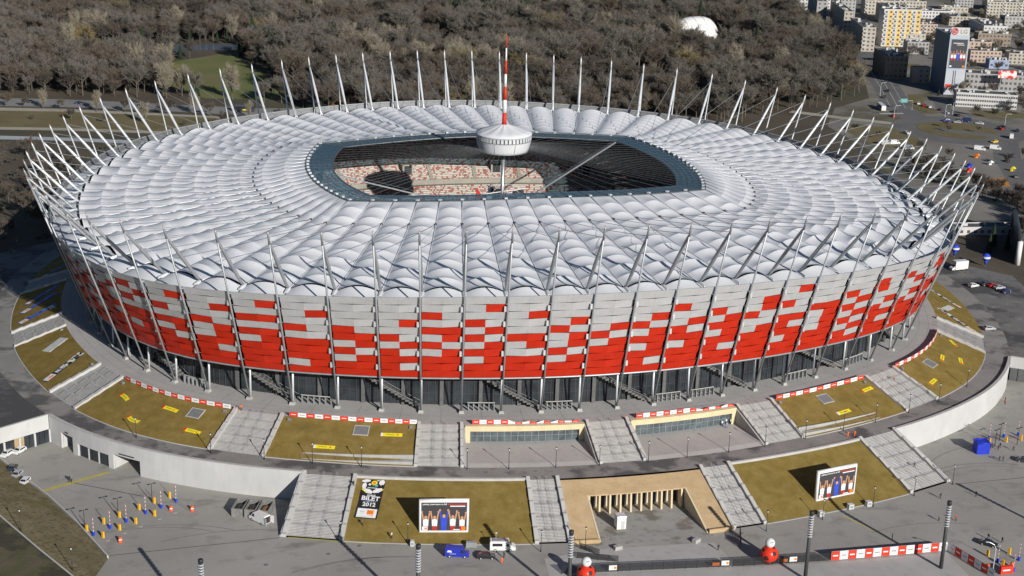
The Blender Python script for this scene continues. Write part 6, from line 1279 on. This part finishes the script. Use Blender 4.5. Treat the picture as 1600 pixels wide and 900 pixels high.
block('apartment_block', (397, 503), 99, 27, 11, 26, 8, 8, M_whiteb, 'eight-storey block with yellow bands and white balconies', 'apartment block', 0, (1.5, 1.3), 2, 8, lambda b: M_yelw if b % 4 in (1, 3) else None)
block('apartment_block', (371, 482), 106, 9.2, 48, 16.5, 6, 3, M_beige, 'cream slab end-on with small balconies left of the yellow block', 'apartment block', 0, (1.4, 1.2), 3, 10)
block('apartment_block', (388.0, 547.1), 106, 6.5, 60, 18.5, 6, 2, M_beige, 'narrow pale slab behind the cream slab, long shaded side', 'apartment block', 0, (1.3, 1.2), 0, 12)
block('apartment_block', (464.3, 665.9), 99, 52, 11, 11, 4, 18, M_beige, 'long beige four-storey block along the top edge', 'apartment block', 0, (1.3, 1.3), 6, 12)
block('apartment_block', (439.8, 537.3), 104, 18, 10, 10.5, 4, 7, M_pinkish, 'beige block with balconies between the yellow block and the tower', 'apartment block', 3, (1.3, 1.3), 3, 5)
block('apartment_block', (483.5, 625.1), 96, 38, 10, 8, 3, 14, M_whiteb, 'pale low block right of the long beige one', 'apartment block', 0, (1.3, 1.3), 0, 12)
block('apartment_block', (505, 600), 104, 22, 22, 7, 3, 8, M_beige, 'beige block with a cluttered flat roof above the tower', 'apartment block', 6, (1.3, 1.2), 0, 10)
block('apartment_block', (554.3, 679.8), 104, 16, 12, 10, 4, 6, M_grey, 'grey block near the top edge above the tower', 'apartment block', 0, (1.2, 1.2), 0, 4)
block('apartment_block', (564.2, 645.2), 100, 44, 11, 12.5, 5, 16, M_beige, 'long weathered beige block in the top right corner', 'apartment block', 3, (1.3, 1.3), 5, 10)
block('white_building', (508.2, 553.5), 104, 18, 40, 6.5, 2, 6, M_whiteb, 'bright white two-storey end of a flat-roofed hall right of the tower', 'building', 10, (1.1, 1.1), 0, 16)
block('dark_building', (336, 378), 104, 14, 34, 14, 4, 5, M_brownb, 'dark building with a bright cluttered roof left of the tower', 'building', 0, (1.5, 1.6), 0, 22)
block('billboard_building', (347.0, 363.0), 104, 11, 6, 9.5, 3, 3, M_beige, 'small end building with an orange and blue wall poster', 'building', 0, (.9, 1.0), 0, 3)
q = MB(); q.box((0, 0, 0), (3.4, .12, 8.2)); o = tag(q.build('wall_poster', mat('poster_print', (.62, .30, .08), (.25, .42, .60), scale=.14, rough=.6)), 'tall orange and blue poster on the end wall left of the tower', 'poster'); o.location = (349.5, 361.8, G0+.9); o.rotation_euler = (0, 0, R(-14))
block('apartment_block', (371, 341), 112, 36, 14, 9.6, 3, 14, M_grey, 'grey three-storey block behind the white pavilion', 'apartment block', 0, (1.4, 1.4), 0, 18)
block('apartment_block', (428.3, 434.4), 104, 21, 10, 7.5, 3, 8, M_pinkish, 'weathered block right of the tower among bare trees', 'apartment block', 0, (1.3, 1.2), 0, 6)
block('apartment_block', (452, 425.4), 108, 14, 12, 7, 3, 5, M_beige, 'beige block at the right edge beyond the blue hall', 'apartment block', 0, (1.2, 1.2), 0, 5)
block('apartment_block', (408, 674.4), 100, 9, 12, 15, 5, 3, M_whiteb, 'white block rising over the wood at the top edge', 'apartment block', 3, (1.3, 1.3), 0, 2)
block('apartment_block', (390.4, 600), 106, 8, 46, 19, 6, 2, M_grey, 'shaded slab with bright roof clutter at the edge of the wood', 'apartment block', 0, (1.3, 1.2), 0, 26)
block('blue_hall', (428.1, 409.5), 104, 13, 9, 5.4, 1, 4, wallm('blueish', (.30, .36, .50)), 'bluish low hall covered with paint right of the tower', 'hall', 0, (1.5, 1.4), 0, 14)
block('school_building', (400, 470), 104, 15, 12, 8, 3, 6, M_grey, 'grey block behind the yellow-banded block', 'building', 0, (1.3, 1.3), 0, 6)
block('apartment_block', (472, 500), 104, 24, 11, 9, 3, 9, M_brownb, 'brown block in the trees right of the tower top', 'apartment block', 0, (1.3, 1.3), 0, 8)
block('apartment_block', (520, 480), 104, 30, 12, 10, 4, 10, M_grey, 'grey block at the right edge above the blue hall', 'apartment block', 0, (1.3, 1.3), 0, 10)
block('pavilion', (197.5, 42), 96, 26, 7, 2.9, 1, 9, M_whiteb, 'long low white pavilion with a dark roof right of the stadium', 'pavilion', 0, (1.2, 1.2), 0, 2)
XB = [(415, 500, 14, 10, 9), (445, 470, 18, 10, 8), (480, 450, 20, 11, 9), (500, 420, 22, 12, 8), (455, 610, 16, 30, 13), (430, 640, 12, 34, 16), (520, 640, 22, 10, 9), (590, 690, 26, 11, 11), (545, 585, 24, 11, 9), (590, 560, 26, 12, 10), (575, 520, 24, 12, 9), (495, 690, 30, 10, 12), (440, 700, 9, 40, 17)]
for i, (x, y, w, d, h) in enumerate(sorted(XB)): block('town_house', (x, y), 99+(i*5) % 9, w, d, h, max(2, round(h/2.9)), max(3, int(w/3)), (M_beige, M_grey, M_whiteb, M_pinkish)[i % 4], '%s town block in the far right quarter, %s from the left' % (('beige', 'grey', 'white', 'pinkish')[i % 4], ORD[i]), 'building', 0, (1.1, 1.2), 0, 9)
# petrol station with a green canopy, billboards
E = empty('petrol_station', (361, 438, G0), R(-10)); tag(E, 'petrol station with a green-edged flat canopy beside the avenue', 'petrol station'); q = MB(); q.box((5, 4, 4.0), (11, 8, .3)); q.build('canopy', M_grey, E); q = MB(); q.tube([(-.4, .1, 4.15), (10.4, .1, 4.15), (10.4, 7.9, 4.15), (-.4, 7.9, 4.15)], .35, 4, closed=True); q.build('green_fascia', flat('fascia_green', (.03, .42, .12)), E)
for x in (2, 8): q = MB(); q.box((x, 4, 0), (.4, .4, 4.0)); q.build('canopy_post', M_steel_l, E); q = MB(); q.box((x, 2.2, 0), (.9, .6, 1.6)); q.build('fuel_pump', M_ban_w, E)
E = empty('billboard', (383.4, 325.7, G0), R(-14)); tag(E, 'red and white billboard behind the white pavilion', 'billboard'); q = MB(); q.box((5.5, 0, 9.4), (11, .3, 4.6)); q.build('board', mat('billboard_print', (.60, .02, .015), (.7, .62, .60), scale=.22, rough=.6, lohi=(.5, .56)), E)
for x in (2, 9): q = MB(); q.box((x, .4, 0), (.3, .3, 10)); q.build('support_post', M_steel, E)
E = empty('direction_sign', (299.5, 283, G0)); tag(E, 'teal road direction sign on an arm over the avenue', 'road sign'); q = MB(); q.tube([(5.5, 0, 0), (5.5, 0, 5.2), (-3.5, 0, 5.2)], .12, 5); q.build('gantry', M_steel_l, E); q = MB(); q.box((.0, -.15, 4.3), (4.0, .1, 2.2)); q.build('sign_plate', flat('sign_teal', (.12, .34, .33)), E)
for i, (x, y, h) in enumerate(((339, 403, 9), (342.5, 396, 10), (306, 324, 8), (314, 262, 7), (322, 268, 7), (334, 234, 7), (283, 262, 7), (340, 420, 9))):
    E = empty('street_lamp', (x, y, G0)); tag(E, 'pale street lamp by the avenue and roundabout, %s from the left' % ORD[[5, 6, 1, 2, 3, 7, 0, 4][i]], 'street lamp', 'street lamps of the avenue'); q = MB(); q.tube([(0, 0, 0), (0, 0, h-.6), (.6, 0, h), (2.4, 0, h+.1)], [.14, .1, .09, .08], 5); q.build('pole', M_steel_l, E); q = MB(); q.box((2.7, 0, h), (.9, .4, .16)); q.build('lamp_head', M_steel_l, E)
# traffic
CARS = [(317.0, 297.8, 'car', 'white', 66), (317.6, 292.0, 'car', 'red', 66), (318.8, 287.6, 'hatch', 'white', 66), (321.0, 279.5, 'car', 'dark', 80), (319.2, 270.6, 'car', 'silver', 110), (322.4, 264.0, 'car', 'black', 95), (308.8, 251.0, 'car', 'blue', 170), (312.8, 246.2, 'hatch', 'silver', 150), (319.4, 249.2, 'van', 'navy', 150), (323.6, 242.0, 'car', 'white', 130), (327.6, 228.0, 'car', 'red', 100), (331.6, 232.2, 'car', 'dark', 110), (322.0, 207.6, 'van', 'white', 60), (270.0, 223.0, 'hatch', 'white', 280), (306.6, 198.2, 'hatch', 'yellow', 200), (284.9, 266.0, 'car', 'red', 75), (291.0, 276.8, 'car', 'dark', 75), (306.0, 318.4, 'car', 'dark', 68), (317.6, 337.0, 'car', 'black', 68), (331.3, 366.0, 'car', 'dark', 68), (334.6, 222.4, 'car', 'navy', 60), (262.0, 96, 'car', 'silver', 70), (276, 128, 'car', 'grey', 65), (290, 158, 'car', 'dark', 60)]
ORD += ['twenty-%s' % o_ for o_ in ORD[:9]]
for i, (x, y, kd, cl, rz) in enumerate(sorted(CARS)): vehicle('moving_van' if kd == 'van' else 'moving_car', kd, cl, (x, y, G0+.06), R(rz), '%s %s in the roundabout traffic, %s from the left' % ({'dark': 'charcoal', 'navy': 'dark blue'}.get(cl, cl), 'van' if kd == 'van' else 'car', ORD[i]), 'traffic round the roundabout')
for i, (x, y, kd, cl, rz, lb) in enumerate(((253.0, 188.4, 'van', 'white', 10, 'white van parked on waste ground behind the right masts'), (246.5, 200.2, 'van', 'silver', 5, 'silver van parked left of the white one behind the right masts'), (251.5, 200.4, 'van', 'white', 5, 'second white van in the row behind the right masts'), (289.3, 182.7, 'van', 'white', -35, 'left of two white vans with long shadows below the roundabout'), (298.4, 183.4, 'van', 'white', -35, 'right of two white vans with long shadows below the roundabout'))): vehicle('parked_van', kd, cl, (x, y, G0+.04), R(rz), lb, 'vans parked below the roundabout')
vehicle('tram', 'bus', 'white', (287.5, 286, G0+.05), R(76), 'white and orange bus on the avenue behind the right masts', None, 'bus')
bs = vehicle('city_bus', 'bus', 'dark', (-66, 312, G0+.03), R(-16), 'dark bus with yellow panels on the road at the far left', None, 'bus'); q = MB(); q.box((1.5, -1.3, .6), (3.2, .05, .7)); q.build('yellow_panel', M_yb, bs)
for i, (x, y, c) in enumerate(((-176, 344, 'dark'), (-150, 338, 'navy'), (-118, 330, 'black'), (-92, 322, 'grey'))): vehicle('moving_car', 'car', c, (x, y, G0+.03), R(-14 if i % 2 else 166), '%s car on the road at the far left, %s from the left edge' % ({'dark': 'charcoal', 'navy': 'dark blue'}.get(c, c), ORD[i]), 'cars on the far left road')
# market stalls and signs on the waste ground right of the stadium
for i, (x, y, c, rz) in enumerate(((264.2, 148.9, 'blue', 10), (278.8, 167.2, 'orange', 30), (277.6, 152.6, 'white', 20), (281.7, 139.8, 'yellow', 40), (259, 140, 'red', 0))):
    E = empty('market_tent', (x, y, G0), R(rz)); E.scale = (.7, .7, .7); tag(E, '%s market tent on the waste ground right of the masts' % c, 'tent', 'market tents right of the stadium'); mm = {'blue': MATS['tarp_blue'], 'orange': M_org, 'white': M_ban_w, 'yellow': M_yb, 'red': M_ban_r}[c]
    q = MB(); q.box((0, 0, 2.0), (3.4, 3.0, 1.3), 0, .15); q.build('tent_roof', mm, E); q = MB(); q.box((0, .9, 0), (3.0, 1.0, 2.0)); q.build('tent_wall', mm, E)
    for s in (-1, 1): q = MB(); q.box((s*1.5, -1.3, 0), (.1, .1, 2.0)); q.build('tent_pole', M_steel_l, E)
